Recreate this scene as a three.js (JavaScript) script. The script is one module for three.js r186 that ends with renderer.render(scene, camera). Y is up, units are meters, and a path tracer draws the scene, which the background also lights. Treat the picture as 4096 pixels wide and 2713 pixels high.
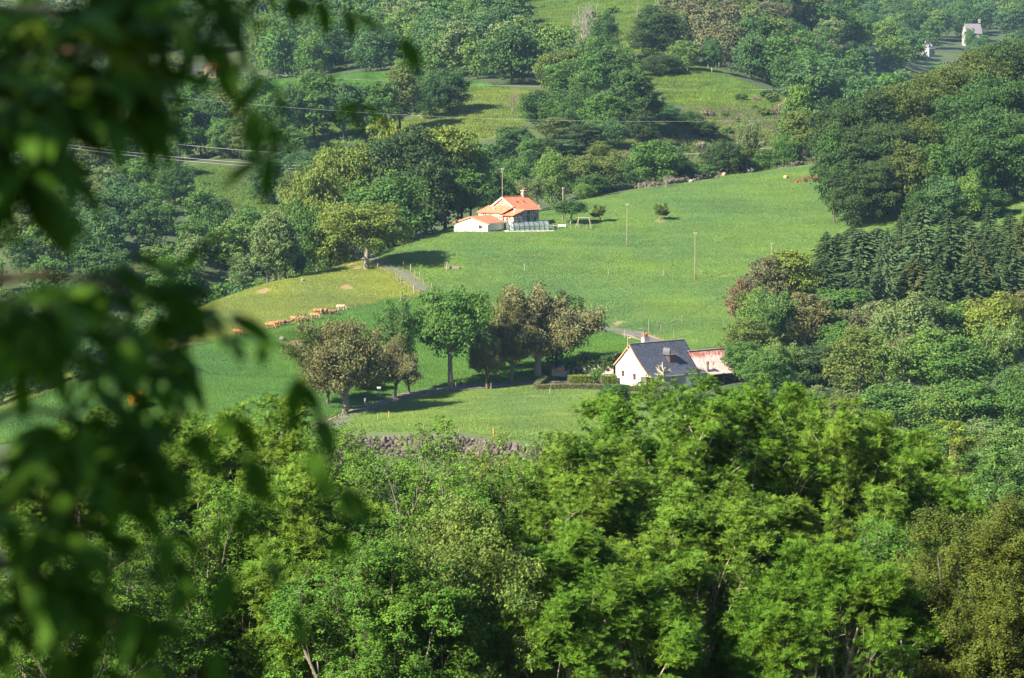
import * as THREE from 'three';
import { mergeGeometries } from 'three/addons/utils/BufferGeometryUtils.js';
import { MarchingCubes } from 'three/addons/objects/MarchingCubes.js';
import { createNoise2D, createNoise3D } from 'simplex-noise';

// ------------------------------------------------------------------ camera, sky, sun, exposure
const scene = new THREE.Scene();
const FOCAL = 2843;                       // focal length in pixels of a 1024-pixel-wide picture
const PITCH = THREE.MathUtils.degToRad(-5.5);
const camera = new THREE.PerspectiveCamera(13.6, 1024 / 678, 0.3, 6000);
camera.position.set(0, 0, 0);
camera.rotation.x = PITCH;
camera.focus = 230;
camera.userData.fStop = 4.6;
camera.updateMatrixWorld();

const SUN = new THREE.Vector3(-0.64, 0.60, 0.50).normalize();
{ // clear spring sky: deep blue overhead, pale at the horizon
  const w = 256, h = 128, d = new Float32Array(w * h * 4);
  for (let j = 0; j < h; j++) {
    const el = ((j + 0.5) / h - 0.5) * Math.PI, s = Math.max(0, Math.sin(el));
    const t = Math.pow(1 - s, 3.2);
    for (let i = 0; i < w; i++) {
      const o = (j * w + i) * 4;
      d[o] = 0.20 + 0.55 * t; d[o + 1] = 0.36 + 0.50 * t; d[o + 2] = 0.78 + 0.22 * t; d[o + 3] = 1;
    }
  }
  const sky = new THREE.DataTexture(d, w, h, THREE.RGBAFormat, THREE.FloatType);
  sky.mapping = THREE.EquirectangularReflectionMapping; sky.magFilter = THREE.LinearFilter; sky.needsUpdate = true;
  scene.background = sky; scene.environment = sky;
  scene.backgroundIntensity = 0.25; scene.environmentIntensity = 0.25;
}
const sun = new THREE.DirectionalLight(new THREE.Color(1.0, 0.90, 0.70), 5.0);
sun.position.copy(SUN).multiplyScalar(900).add(new THREE.Vector3(0, -50, -650));
sun.target.position.set(0, -50, -650);
sun.castShadow = true; sun.shadow.mapSize.set(4096, 4096);
Object.assign(sun.shadow.camera, { left: -700, right: 700, top: 700, bottom: -700, near: 1, far: 3000 });
scene.add(sun, sun.target);
const renderer = new THREE.WebGLRenderer({ antialias: true });
renderer.toneMapping = THREE.LinearToneMapping;
renderer.toneMappingExposure = 3.3;
renderer.shadowMap.enabled = true;
scene.fog = new THREE.FogExp2(new THREE.Color(0.40, 0.66, 1.0), 0.000042);

// ------------------------------------------------------------------ helpers
function RNG(seed) {
  let a = seed >>> 0;
  return () => { a = (a + 0x6d2b79f5) | 0; let t = Math.imul(a ^ (a >>> 15), 1 | a); t = (t + Math.imul(t ^ (t >>> 7), 61 | t)) ^ t; return ((t ^ (t >>> 14)) >>> 0) / 4294967296; };
}
const noise2 = createNoise2D(RNG(11)), noise3 = createNoise3D(RNG(12));
const ordinal = (k) => ['leftmost', 'second from the left', 'third from the left', 'fourth from the left', 'fifth from the left', 'sixth from the left', 'seventh from the left', 'eighth from the left', 'ninth from the left', 'tenth from the left'][k] ?? (k + 1) + 'th from the left';
const V = (x, y, z) => new THREE.Vector3(x, y, z);
const lerp = (a, b, t) => a + (b - a) * t, clamp = (x, a, b) => Math.min(b, Math.max(a, x));
const smooth = (a, b, x) => { const t = clamp((x - a) / (b - a), 0, 1); return t * t * (3 - 2 * t); };
const col = (r, g, b) => new THREE.Color().setRGB(r, g, b);
const names = new Map();
function numbered(name) { const n = names.get(name) ?? 0; names.set(name, n + 1); return n ? name + '_' + String(n).padStart(3, '0') : name; }
function tag(o, label, category, group, kind) { if (label) o.userData.label = label; if (category) o.userData.category = category; if (group) o.userData.group = group; if (kind) o.userData.kind = kind; return o; }
function thing(name, label, category, pos, turn = 0, group) {
  const g = new THREE.Group(); g.name = numbered(name); if (pos) g.position.copy(pos); g.rotation.y = turn; scene.add(g); return tag(g, label, category, group);
}
function shade(m) { m.castShadow = true; m.receiveShadow = true; return m; }
function part(parent, name, geo, mat) { const m = shade(new THREE.Mesh(Array.isArray(geo) ? merge(geo) : geo, mat)); m.name = parent === scene ? numbered(name) : name; parent.add(m); return m; }
function merge(list) {
  const l = list.map((g) => { let q = g.index ? g.toNonIndexed() : g; for (const k of Object.keys(q.attributes)) if (!['position', 'normal', 'uv'].includes(k)) q.deleteAttribute(k); if (!q.attributes.uv) q.setAttribute('uv', new THREE.BufferAttribute(new Float32Array(q.attributes.position.count * 2), 2)); if (!q.attributes.normal) q.computeVertexNormals(); return q; });
  return mergeGeometries(l, false);
}
function std(r, g, b, rough = 0.85, extra = {}) { return new THREE.MeshStandardMaterial({ color: col(r, g, b), roughness: rough, ...extra }); }
function box(w, h, d, x = 0, y = 0, z = 0) { return new THREE.BoxGeometry(w, h, d).translate(x, y, z); }
// a picture position on the 1024-wide photograph and a distance -> a place in the world
const CP = Math.cos(PITCH), SP = Math.sin(PITCH);
function sight(u, v) { const a = (u - 512) / FOCAL, b = (339 - v) / FOCAL; return V(a, b * CP + SP, b * SP - CP); }
function place(u, v, D) { const d = sight(u, v); return d.multiplyScalar(D / -d.z); }
function alongAt(u, D) { const d = sight(u, 339); return d.x / -d.z * D; }

// ------------------------------------------------------------------ the lie of the land (survey points joined by a smooth surface)
const survey = [];
const seen = (u, v, D) => { const p = place(u, v, D); survey.push([p.x, p.y, D]); };
const height0 = (u, y, D) => survey.push([alongAt(u, D), y, D]);
// slope below the viewer
for (const u of [-400, 512, 1400]) { height0(u, -2.2, 0); height0(u, -4.2, 14); height0(u, -14, 45); height0(u, -31, 105); height0(u, -52, 200); height0(u, -72, 340); height0(u, -77, 430); }
// valley road, bank and lower field
seen(277, 444, 535); seen(200, 440, 545); seen(100, 425, 560);
for (const u of [340, 420, 500]) height0(u, -77, 507);
seen(368, 437, 520); seen(440, 438, 520); seen(500, 448, 512); seen(620, 450, 508);
seen(450, 413, 552); seen(540, 405, 560); seen(345, 417, 556); seen(375, 408, 566); seen(400, 398, 580); seen(450, 391, 588); seen(545, 385, 594); seen(630, 386, 598); seen(720, 392, 596);
seen(600, 360, 618); seen(500, 355, 626); seen(259, 372, 600); seen(300, 350, 622); seen(390, 330, 648); seen(190, 375, 595); seen(120, 385, 585);
// pasture with the cattle
seen(303, 320, 664); seen(341, 309, 680); seen(240, 335, 645); seen(162, 349, 625); seen(330, 285, 708); seen(260, 300, 690); seen(205, 318, 670); seen(415, 298, 692);
seen(367, 272, 724); seen(345, 262, 735); seen(300, 272, 724); seen(264, 282, 716); seen(215, 301, 700); seen(170, 318, 680);
// meadow, road, farmhouse
seen(372, 258, 745); seen(437, 297, 694); seen(586, 324, 660); seen(655, 341, 638); seen(720, 340, 638);
seen(385, 250, 756); seen(455, 230, 778); seen(500, 229, 780); seen(550, 228, 782); seen(600, 227, 785);
seen(560, 265, 726); seen(640, 290, 698); seen(700, 300, 684); seen(600, 309, 676); seen(500, 300, 690); seen(480, 268, 722);
seen(626, 246, 756); seen(694, 279, 712); seen(771, 268, 724); seen(800, 232, 772); seen(840, 219, 792); seen(700, 235, 772); seen(660, 221, 796);
seen(580, 202, 850); seen(640, 188, 872); seen(700, 178.5, 892); seen(761, 170, 912); seen(825, 161, 932); seen(700, 205, 826); seen(800, 190, 855); seen(455, 222, 800); seen(520, 216, 815);
// far side of the crest
height0(300, -72, 790); height0(200, -78, 770); height0(80, -82, 740); height0(-60, -85, 700); height0(400, -58, 830); height0(480, -48, 870); height0(560, -44, 910); height0(650, -42, 950); height0(740, -41, 985); height0(830, -40, 1010);
// opposite slope with its little fields
seen(120, 300, 780); seen(20, 330, 740); seen(180, 262, 820); seen(60, 265, 810);
seen(215, 185, 935); seen(250, 200, 915); seen(185, 168, 960); seen(280, 216, 890); seen(100, 200, 930); seen(20, 210, 930);
seen(310, 143, 1000); seen(360, 145, 1000); seen(410, 135, 1015); seen(500, 110, 1055); seen(460, 122, 1030); seen(520, 95, 1095); seen(480, 90, 1115); seen(380, 86, 1140); seen(300, 88, 1150);
seen(235, 110, 1150); seen(215, 97, 1200); seen(190, 90, 1260); seen(220, 77, 1330); seen(185, 74, 1340); seen(260, 80, 1300); seen(60, 130, 1150); seen(20, 60, 1400);
seen(400, 60, 1290); seen(400, 10, 1470); seen(250, 20, 1500); seen(100, 5, 1560); seen(500, 45, 1290); seen(500, 5, 1440);
seen(600, 152, 960); seen(650, 152, 965); seen(640, 135, 1005); seen(680, 130, 1015); seen(620, 155, 950); seen(560, 120, 1040);
seen(625, 62, 1230); seen(640, 70, 1200); seen(600, 48, 1270); seen(620, 25, 1330); seen(600, 8, 1390); seen(560, 20, 1350); seen(680, 66, 1180); seen(720, 78, 1140); seen(760, 95, 1095); seen(785, 110, 1060); seen(740, 115, 1050); seen(700, 100, 1090); seen(800, 130, 1030);
seen(700, 30, 1300); seen(740, 45, 1280); seen(780, 55, 1300); seen(720, -20, 1500); seen(800, 10, 1560); seen(620, -30, 1560); seen(400, -30, 1650); seen(150, -40, 1700);
// the side valley at the right
height0(860, -30, 1250); height0(840, -26, 1400); seen(865, 97, 1480); seen(890, 93, 1520); seen(945, 70, 1790); seen(925, 66, 1820); seen(930, 56, 1900); seen(970, 46, 2000); seen(1024, 55, 1900); seen(880, 30, 2050); seen(960, 10, 2350); seen(1050, 0, 2400); seen(900, -30, 2700); seen(1050, -40, 2800); seen(500, -120, 2800); seen(100, -130, 2800);
// wooded rise at the right edge
seen(850, 223, 780); seen(900, 222, 776); seen(1008, 216, 772); seen(960, 220, 774); seen(900, 190, 830); seen(1000, 165, 860); seen(1080, 140, 890); seen(1000, 140, 930); height0(940, -24, 960); height0(1040, -10, 990); height0(950, -32, 1150); height0(1100, -5, 1200);
seen(870, 275, 716); seen(900, 308, 690); seen(1000, 305, 690); seen(830, 330, 660); seen(900, 360, 640); seen(1000, 360, 640); seen(780, 385, 606); seen(880, 410, 580); seen(1000, 410, 580); seen(950, 450, 535); seen(850, 470, 510); seen(720, 460, 505);
for (const u of [0, 200]) height0(u, -76, 480);
const SQ = 0.55;
const tps = (() => {
  const n = survey.length, N = n + 3, A = Array.from({ length: N }, () => new Float64Array(N + 1));
  const K = (dx, dd) => { const r2 = dx * dx + dd * dd * SQ * SQ; return r2 > 1e-9 ? r2 * Math.log(r2) * 1e-3 : 0; };
  for (let i = 0; i < n; i++) {
    const [x, y, D] = survey[i];
    for (let j = 0; j < n; j++) A[i][j] = K(x - survey[j][0], D - survey[j][2]);
    A[i][i] += 0.35;
    A[i][n] = A[n][i] = 1; A[i][n + 1] = A[n + 1][i] = x; A[i][n + 2] = A[n + 2][i] = D; A[i][N] = y;
  }
  for (let c = 0; c < N; c++) {
    let p = c; for (let r = c + 1; r < N; r++) if (Math.abs(A[r][c]) > Math.abs(A[p][c])) p = r;
    [A[c], A[p]] = [A[p], A[c]];
    for (let r = c + 1; r < N; r++) { const f = A[r][c] / A[c][c]; if (f) for (let k = c; k <= N; k++) A[r][k] -= f * A[c][k]; }
  }
  const w = new Float64Array(N);
  for (let c = N - 1; c >= 0; c--) { let s = A[c][N]; for (let k = c + 1; k < N; k++) s -= A[c][k] * w[k]; w[c] = s / A[c][c]; }
  return (x, D) => { let s = w[n] + w[n + 1] * x + w[n + 2] * D; for (let i = 0; i < n; i++) s += w[i] * K(x - survey[i][0], D - survey[i][2]); return s; };
})();
const XS = [], DS = [];
for (let x = -900; x < -264; x += 24) XS.push(x);
for (let x = -264; x <= 264; x += 2.2) XS.push(x);
for (let x = 288; x <= 900; x += 24) XS.push(x);
for (let d = -30; d < 480; d += 9) DS.push(d);
for (let d = 480; d < 960; d += 2.4) DS.push(d);
for (let d = 960; d < 1500; d += 5.5) DS.push(d);
for (let d = 1500; d <= 2900; d += 22) DS.push(d);
const NX = XS.length, ND = DS.length, HG = new Float32Array(NX * ND);
for (let j = 0; j < ND; j++) for (let i = 0; i < NX; i++) {
  const x = XS[i], D = DS[j];
  const rough = 0.35 * noise2(x / 23, D / 31) + 0.12 * noise2(x / 7.3 + 40, D / 9.1);
  HG[j * NX + i] = tps(x, D) + rough * smooth(420, 520, D);
}
function findCell(arr, x) { let a = 0, b = arr.length - 1; while (b - a > 1) { const m = (a + b) >> 1; if (arr[m] <= x) a = m; else b = m; } return a; }
function height(x, z) {   // of the sheet as it is built
  const D = -z, i = clamp(findCell(XS, x), 0, NX - 2), j = clamp(findCell(DS, D), 0, ND - 2);
  const s = (x - XS[i]) / (XS[i + 1] - XS[i]), t = (D - DS[j]) / (DS[j + 1] - DS[j]), o = j * NX + i;
  return lerp(lerp(HG[o], HG[o + 1], s), lerp(HG[o + NX], HG[o + NX + 1], s), t);
}
function ground(u, v, from = 470) {   // the place on the land that is seen there
  const d = sight(u, v).multiplyScalar(1); d.multiplyScalar(1 / -d.z);
  let last = from;
  for (let D = from; D < 2850; D += 1.5) {
    if (d.y * D < height(d.x * D, -D)) { let a = last, b = D; for (let k = 0; k < 12; k++) { const m = (a + b) / 2; if (d.y * m < height(d.x * m, -m)) b = m; else a = m; } return V(d.x * b, height(d.x * b, -b), -b); }
    last = D;
  }
  return V(d.x * 1500, height(d.x * 1500, -1500), -1500);
}
const onLand = (u, D) => { const x = alongAt(u, D); return V(x, height(x, -D), -D); };
const pxPerM = (p) => FOCAL / -p.z;
// ------------------------------------------------------------------ ground: grass, soil, fields
function inPoly(P, x, D) {   // signed distance, positive inside
  let inside = false, best = 1e9;
  for (let i = 0, j = P.length - 1; i < P.length; j = i++) {
    const [xi, di] = P[i], [xj, dj] = P[j];
    if ((di > D) !== (dj > D) && x < (xj - xi) * (D - di) / (dj - di) + xi) inside = !inside;
    const ex = xj - xi, ed = dj - di, t = clamp(((x - xi) * ex + (D - di) * ed) / (ex * ex + ed * ed), 0, 1);
    best = Math.min(best, Math.hypot(x - xi - t * ex, (D - di - t * ed)));
  }
  return inside ? best : -best;
}
const poly = (...uD) => uD.map(([u, D]) => [alongAt(u, D), D]);
const COL = {
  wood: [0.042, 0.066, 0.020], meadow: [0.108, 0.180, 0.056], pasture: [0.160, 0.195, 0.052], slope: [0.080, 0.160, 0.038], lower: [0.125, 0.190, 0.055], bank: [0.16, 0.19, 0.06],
  far: [0.105, 0.168, 0.034], yellow: [0.135, 0.182, 0.046], tan: [0.46, 0.36, 0.17], fresh: [0.080, 0.175, 0.040], scrub: [0.112, 0.150, 0.042], straw: [0.30, 0.26, 0.11], soil: [0.23, 0.135, 0.080],
};
const FIELDS = [
  { c: 'meadow', soft: 2, P: poly([360, 760], [372, 742], [437, 690], [500, 676], [590, 655], [655, 634], [720, 620], [790, 640], [840, 690], [1080, 690], [1080, 790], [845, 800], [835, 935], [760, 915], [640, 876], [570, 860], [450, 806], [380, 790]), grass: 1 },
  { c: 'pasture', soft: 2.5, P: poly([-90, 585], [60, 600], [162, 622], [240, 642], [303, 661], [341, 677], [395, 690], [437, 692], [410, 715], [372, 744], [350, 765], [262, 735], [200, 722], [100, 690], [20, 650], [-90, 625]), grass: 1 },
  { c: 'slope', soft: 2, P: poly([-90, 560], [-90, 590], [60, 602], [162, 622], [240, 642], [303, 661], [341, 677], [395, 690], [437, 692], [500, 676], [590, 655], [655, 634], [720, 620], [720, 598], [600, 606], [545, 597], [450, 592], [400, 584], [345, 560], [277, 546], [100, 545]), grass: 1 },
  { c: 'lower', soft: 1.5, P: poly([330, 545], [345, 555], [400, 578], [450, 587], [545, 593], [630, 596], [740, 596], [740, 520], [620, 514], [500, 517], [440, 524], [368, 524], [335, 528]), grass: 1 },
  { c: 'far', soft: 3, P: poly([170, 975], [190, 965], [225, 962], [262, 925], [300, 880], [300, 850], [270, 860], [235, 905], [180, 925]), grass: 0 },
  { c: 'far', soft: 3, P: poly([270, 990], [330, 985], [420, 1000], [420, 1040], [300, 1035]), grass: 0 },
  { c: 'yellow', soft: 4, P: poly([400, 985], [440, 985], [500, 1010], [545, 1040], [560, 1080], [530, 1115], [470, 1120], [440, 1070], [400, 1030]), grass: 0 },
  { c: 'fresh', soft: 3, P: poly([180, 1215], [260, 1180], [300, 1150], [380, 1130], [470, 1120], [500, 1125], [420, 1190], [290, 1280], [180, 1330]), grass: 0 },
  { c: 'straw', soft: 2, P: poly([178, 1195], [225, 1180], [250, 1185], [240, 1215], [180, 1245]), grass: 0 },
  { c: 'yellow', soft: 2, P: poly([205, 1135], [240, 1130], [245, 1165], [208, 1172]), grass: 0 },
  { c: 'far', soft: 3, P: poly([540, 1330], [600, 1260], [636, 1185], [645, 1110], [690, 1062], [740, 1045], [790, 1030], [830, 1010], [830, 1060], [770, 1110], [690, 1200], [660, 1260], [650, 1420], [650, 1570], [515, 1600]), grass: 0 },
  { c: 'scrub', soft: 6, P: poly([590, 940], [650, 945], [720, 975], [800, 1005], [840, 1000], [840, 1040], [780, 1060], [700, 1070], [650, 1030], [610, 980]), grass: 0 },
  { c: 'tan', soft: 3, P: poly([862, 1465], [905, 1478], [905, 1540], [862, 1505]), grass: 0 },
  { c: 'fresh', soft: 3, P: poly([928, 1770], [965, 1770], [965, 1835], [928, 1830]), grass: 0 },
];
for (const f of FIELDS) { f.x0 = Math.min(...f.P.map((p) => p[0])) - 30; f.x1 = Math.max(...f.P.map((p) => p[0])) + 30; f.d0 = Math.min(...f.P.map((p) => p[1])) - 30; f.d1 = Math.max(...f.P.map((p) => p[1])) + 30; }
const SOIL = [[264, 291, 2.2, 1.5], [345, 287, 2, 1.0], [300, 343, 4.5, 1.6], [816, 178.5, 4, 2], [800, 181, 2, 1], [618, 323, 1.6, 1.2], [636, 334, 3.5, 1.1], [652, 338, 3, 1.2], [659, 221, 1.8, 1.2], [352, 264, 1.8, 1.2], [358, 268, 1.5, 1.2], [178, 345, 2, 1.5], [330, 264, 1.5, 1.2]]
  .map(([u, v, rx, rd]) => { const p = ground(u, v); return [p.x, -p.z, rx, rd * 3]; });
function landColour(x, D, out, isGrass) {
  const wob = 3.0 * noise2(x / 14, D / 14) + 1.2 * noise2(x / 4.1, D / 4.1);
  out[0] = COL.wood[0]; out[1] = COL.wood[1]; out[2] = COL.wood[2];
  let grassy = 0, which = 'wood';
  for (const f of FIELDS) {
    if (x < f.x0 || x > f.x1 || D < f.d0 || D > f.d1) continue;
    const s = inPoly(f.P, x, D) + wob * (f.soft / 3);
    const t = smooth(-f.soft, f.soft, s);
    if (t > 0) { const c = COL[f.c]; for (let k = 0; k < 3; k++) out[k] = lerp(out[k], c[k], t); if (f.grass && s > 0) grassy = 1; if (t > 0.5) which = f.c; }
  }
  // drifts of different grasses, flowers and growth
  const n1 = noise2(x / 46, D / 62), n2 = noise2(x / 17 + 9, D / 34 + 3), n3 = noise2(x / 5.2 + 31, D / 8.4), n4 = noise2(x / 2.1, D / 3.1 + 70);
  const y = 0.17 * n1 + 0.11 * n2 + 0.025 * n3 + 0.015 * n4;
  out[0] *= 1 + 0.8 * y; out[1] *= 1 + 0.5 * y; out[2] *= 1 - 0.4 * y;
  const m = 1 + 0.07 * noise2(x / 90 + 5, D / 15 + 50) + 0.05 * noise2(x / 30, D / 9 + 20) + 0.025 * n3 + 0.02 * n4;
  const fm = D > 960 ? m + 0.16 * noise2(x / 11, D / 13 + 90) + 0.12 * noise2(x / 4.5, D / 7) : m;
  for (let k = 0; k < 3; k++) out[k] *= fm;
  if (which === 'lower') { const s = smooth(0.45, 0.8, noise2(x / 9 + D / 60, D / 4 + 8)); out[0] = lerp(out[0], 0.27, 0.4 * s); out[1] = lerp(out[1], 0.27, 0.4 * s); out[2] = lerp(out[2], 0.08, 0.4 * s); }
  if (which === 'pasture' || which === 'meadow') { const s = smooth(0.4, 0.85, noise2(x / 8 + 77, D / 7 + 8)); out[0] = lerp(out[0], 0.25, 0.15 * s); out[1] = lerp(out[1], 0.235, 0.15 * s); out[2] = lerp(out[2], 0.07, 0.15 * s); }
  if (which === 'scrub' || which === 'far') { const s = smooth(0.25, 0.6, noise2(x / 6 + 12, D / 9 + 3)) * (which === 'scrub' ? 0.8 : 0.15); out[0] = lerp(out[0], 0.15, s); out[1] = lerp(out[1], 0.13, s); out[2] = lerp(out[2], 0.11, s); }
  for (const [sx, sd, rx, rd] of SOIL) {
    const q = Math.hypot((x - sx) / rx, (D - sd) / rd) + 0.35 * noise2(x / 1.6, D / 1.9);
    const t = 1 - smooth(0.6, 1.1, q); if (t > 0) { for (let k = 0; k < 3; k++) out[k] = lerp(out[k], COL.soil[k], t * 0.9); if (t > 0.3) grassy = 0; }
  }
  return grassy || (which !== 'wood' && which !== 'tan' && D > 850 ? 2 : 0);
}
function noiseTexture(size, f) {
  const d = new Uint8Array(size * size * 4);
  for (let j = 0; j < size; j++) for (let i = 0; i < size; i++) { const c = f(i / size, j / size), o = (j * size + i) * 4; d[o] = clamp(c[0], 0, 1) * 255; d[o + 1] = clamp(c[1], 0, 1) * 255; d[o + 2] = clamp(c[2], 0, 1) * 255; d[o + 3] = 255; }
  const t = new THREE.DataTexture(d, size, size); t.wrapS = t.wrapT = THREE.RepeatWrapping; t.magFilter = THREE.LinearFilter; t.minFilter = THREE.LinearMipmapLinearFilter; t.generateMipmaps = true; t.needsUpdate = true; return t;
}
const noise4 = (() => { const n = createNoise3D(RNG(77)), TAU = Math.PI * 2; return (a, b, k) => n(Math.cos(a * TAU) * k + 3, Math.sin(a * TAU) * k, Math.cos(b * TAU) * k * 1.3) + n(Math.sin(b * TAU) * k * 1.3 + 9, Math.cos(a * TAU) * k, Math.sin(a * TAU) * k); })();
const grainRnd = RNG(5);
const grassMap = noiseTexture(512, (a, b) => { const n = 0.025 * noise4(a, b, 9) + 0.02 * noise4(a, b, 30) + 0.09 * (grainRnd() - 0.5); const v = 0.80 + n; return [v + 0.03 * noise4(a + 0.3, b, 9), v, v - 0.02]; });
const grassBump = noiseTexture(512, (a, b) => { const n = 0.5 + 0.16 * noise4(a, b, 22) + 0.10 * noise4(a, b, 60) + 0.25 * (grainRnd() - 0.5); return [n, n, n]; });
{
  const pos = new Float32Array(NX * ND * 3), uv = new Float32Array(NX * ND * 2), colr = new Float32Array(NX * ND * 3), idx = new Uint32Array((NX - 1) * (ND - 1) * 6), c = [0, 0, 0];
  for (let j = 0; j < ND; j++) for (let i = 0; i < NX; i++) {
    const k = j * NX + i; pos[k * 3] = XS[i]; pos[k * 3 + 1] = HG[k]; pos[k * 3 + 2] = -DS[j];
    uv[k * 2] = XS[i] / 21; uv[k * 2 + 1] = DS[j] / 27;
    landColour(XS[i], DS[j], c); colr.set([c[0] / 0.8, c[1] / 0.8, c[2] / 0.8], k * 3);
  }
  let n = 0;
  for (let j = 0; j < ND - 1; j++) for (let i = 0; i < NX - 1; i++) { const a = j * NX + i; idx.set([a, a + 1, a + NX, a + 1, a + NX + 1, a + NX], n); n += 6; }
  const g = new THREE.BufferGeometry();
  g.setAttribute('position', new THREE.BufferAttribute(pos, 3)); g.setAttribute('uv', new THREE.BufferAttribute(uv, 2)); g.setAttribute('color', new THREE.BufferAttribute(colr, 3)); g.setIndex(new THREE.BufferAttribute(idx, 1)); g.computeVertexNormals();
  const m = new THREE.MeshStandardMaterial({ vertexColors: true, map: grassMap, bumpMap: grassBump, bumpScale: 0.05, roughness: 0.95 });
  tag(part(scene, 'ground', g, m), 'hilly green pasture and meadow land', 'ground', null, 'structure');
}
// roads: ribbons laid on the land, with a gravel verge
const asphaltMap = noiseTexture(256, (a, b) => { const n = 0.75 + 0.10 * noise4(a, b, 6) + 0.22 * (grainRnd() - 0.5); return [n, n, n * 1.02]; });
const asphalt = new THREE.MeshStandardMaterial({ color: col(0.150, 0.146, 0.148), map: asphaltMap, roughness: 0.9 });
const gravel = new THREE.MeshStandardMaterial({ color: col(0.36, 0.27, 0.17), map: asphaltMap, roughness: 1 });
function ribbon(pts, width, lift, wobble = 0, step = 1.6) {
  const curve = new THREE.CatmullRomCurve3(pts.map((p) => V(p.x, 0, p.z))), n = Math.max(4, Math.ceil(curve.getLength() / step)), across = 5, P = [], U = [], I = [];
  for (let i = 0; i <= n; i++) {
    const p = curve.getPointAt(i / n), t = curve.getTangentAt(i / n), s = V(-t.z, 0, t.x).normalize();
    for (let k = 0; k <= across; k++) {
      const edge = k === 0 || k === across ? wobble * noise2(i * 0.7, k * 13) : 0, o = (k / across - 0.5) * width + Math.sign(k - 2.5) * edge, x = p.x + s.x * o, z = p.z + s.z * o;
      P.push(x, height(x, z) + lift + 0.05 * (1 - Math.abs(k / across - 0.5) * 2), z); U.push(o / 4, i * step / 4);
    }
  }
  for (let i = 0; i < n; i++) for (let k = 0; k < across; k++) { const a = i * (across + 1) + k; I.push(a, a + across + 1, a + 1, a + 1, a + across + 1, a + across + 2); }
  const g = new THREE.BufferGeometry(); g.setAttribute('position', new THREE.Float32BufferAttribute(P, 3)); g.setAttribute('uv', new THREE.Float32BufferAttribute(U, 2)); g.setIndex(I); g.computeVertexNormals(); return g;
}
const ROADS = [
  ['farm_road', 'narrow grey asphalt lane winding up to the red roofed farmhouse', [[350, 252], [362, 255], [374, 259.5], [392, 268.5], [405, 275], [413, 282], [423, 289], [438, 297], [470, 304], [530, 314], [586, 324.5], [620, 331], [655, 341], [690, 352]], 3.4],
  ['lower_lane', 'narrow grey lane running under the row of roadside trees', [[338, 420], [352, 414], [375, 406.5], [400, 398.5], [425, 392.5], [455, 388], [500, 384.5], [540, 382.5], [585, 382]], 3.6],
  ['valley_road', 'grey valley road half hidden behind the near treetops', [[150, 452], [230, 449], [265, 446.5], [290, 440.5], [320, 433], [338, 421]], 6],
];
for (const [name, label, pts, w] of ROADS) {
  const P = pts.map(([u, v]) => ground(u, v));
  const r = part(scene, name, ribbon(P, w, 0.14, 0.15), asphalt); tag(r, label, 'road', null, 'structure');
  const verge = part(r, 'gravel_verge', ribbon(P, w + 1.5, 0.07, 0.35), gravel);
}
// tufts of meadow grass where blades can stand up against the light
function bladeTuft(seed, n, rad, h0, h1) {
  const r = RNG(seed), P = [], Nn = [];
  for (let i = 0; i < n; i++) {
    const a = r() * 6.283, q = rad * Math.sqrt(r()), x = Math.cos(a) * q, z = Math.sin(a) * q, b = r() * 6.283, w = 0.05 + 0.05 * r(), h = lerp(h0, h1, r()), lx = (r() - 0.5) * 0.5 * h, lz = (r() - 0.5) * 0.5 * h;
    P.push(x - Math.cos(b) * w, -0.06, z - Math.sin(b) * w, x + Math.cos(b) * w, -0.06, z + Math.sin(b) * w, x + lx, h, z + lz);
  }
  const g = new THREE.BufferGeometry(); g.setAttribute('position', new THREE.Float32BufferAttribute(P, 3)); g.computeVertexNormals(); return g;
}
function leafMat(r, g, b, through = 0.35, rough = 0.75, extra = {}) { return new THREE.MeshPhysicalMaterial({ color: col(r, g, b), roughness: rough, transmission: through, thickness: 0, side: THREE.DoubleSide, vertexColors: true, specularIntensity: 0.35, ...extra }); }
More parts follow.
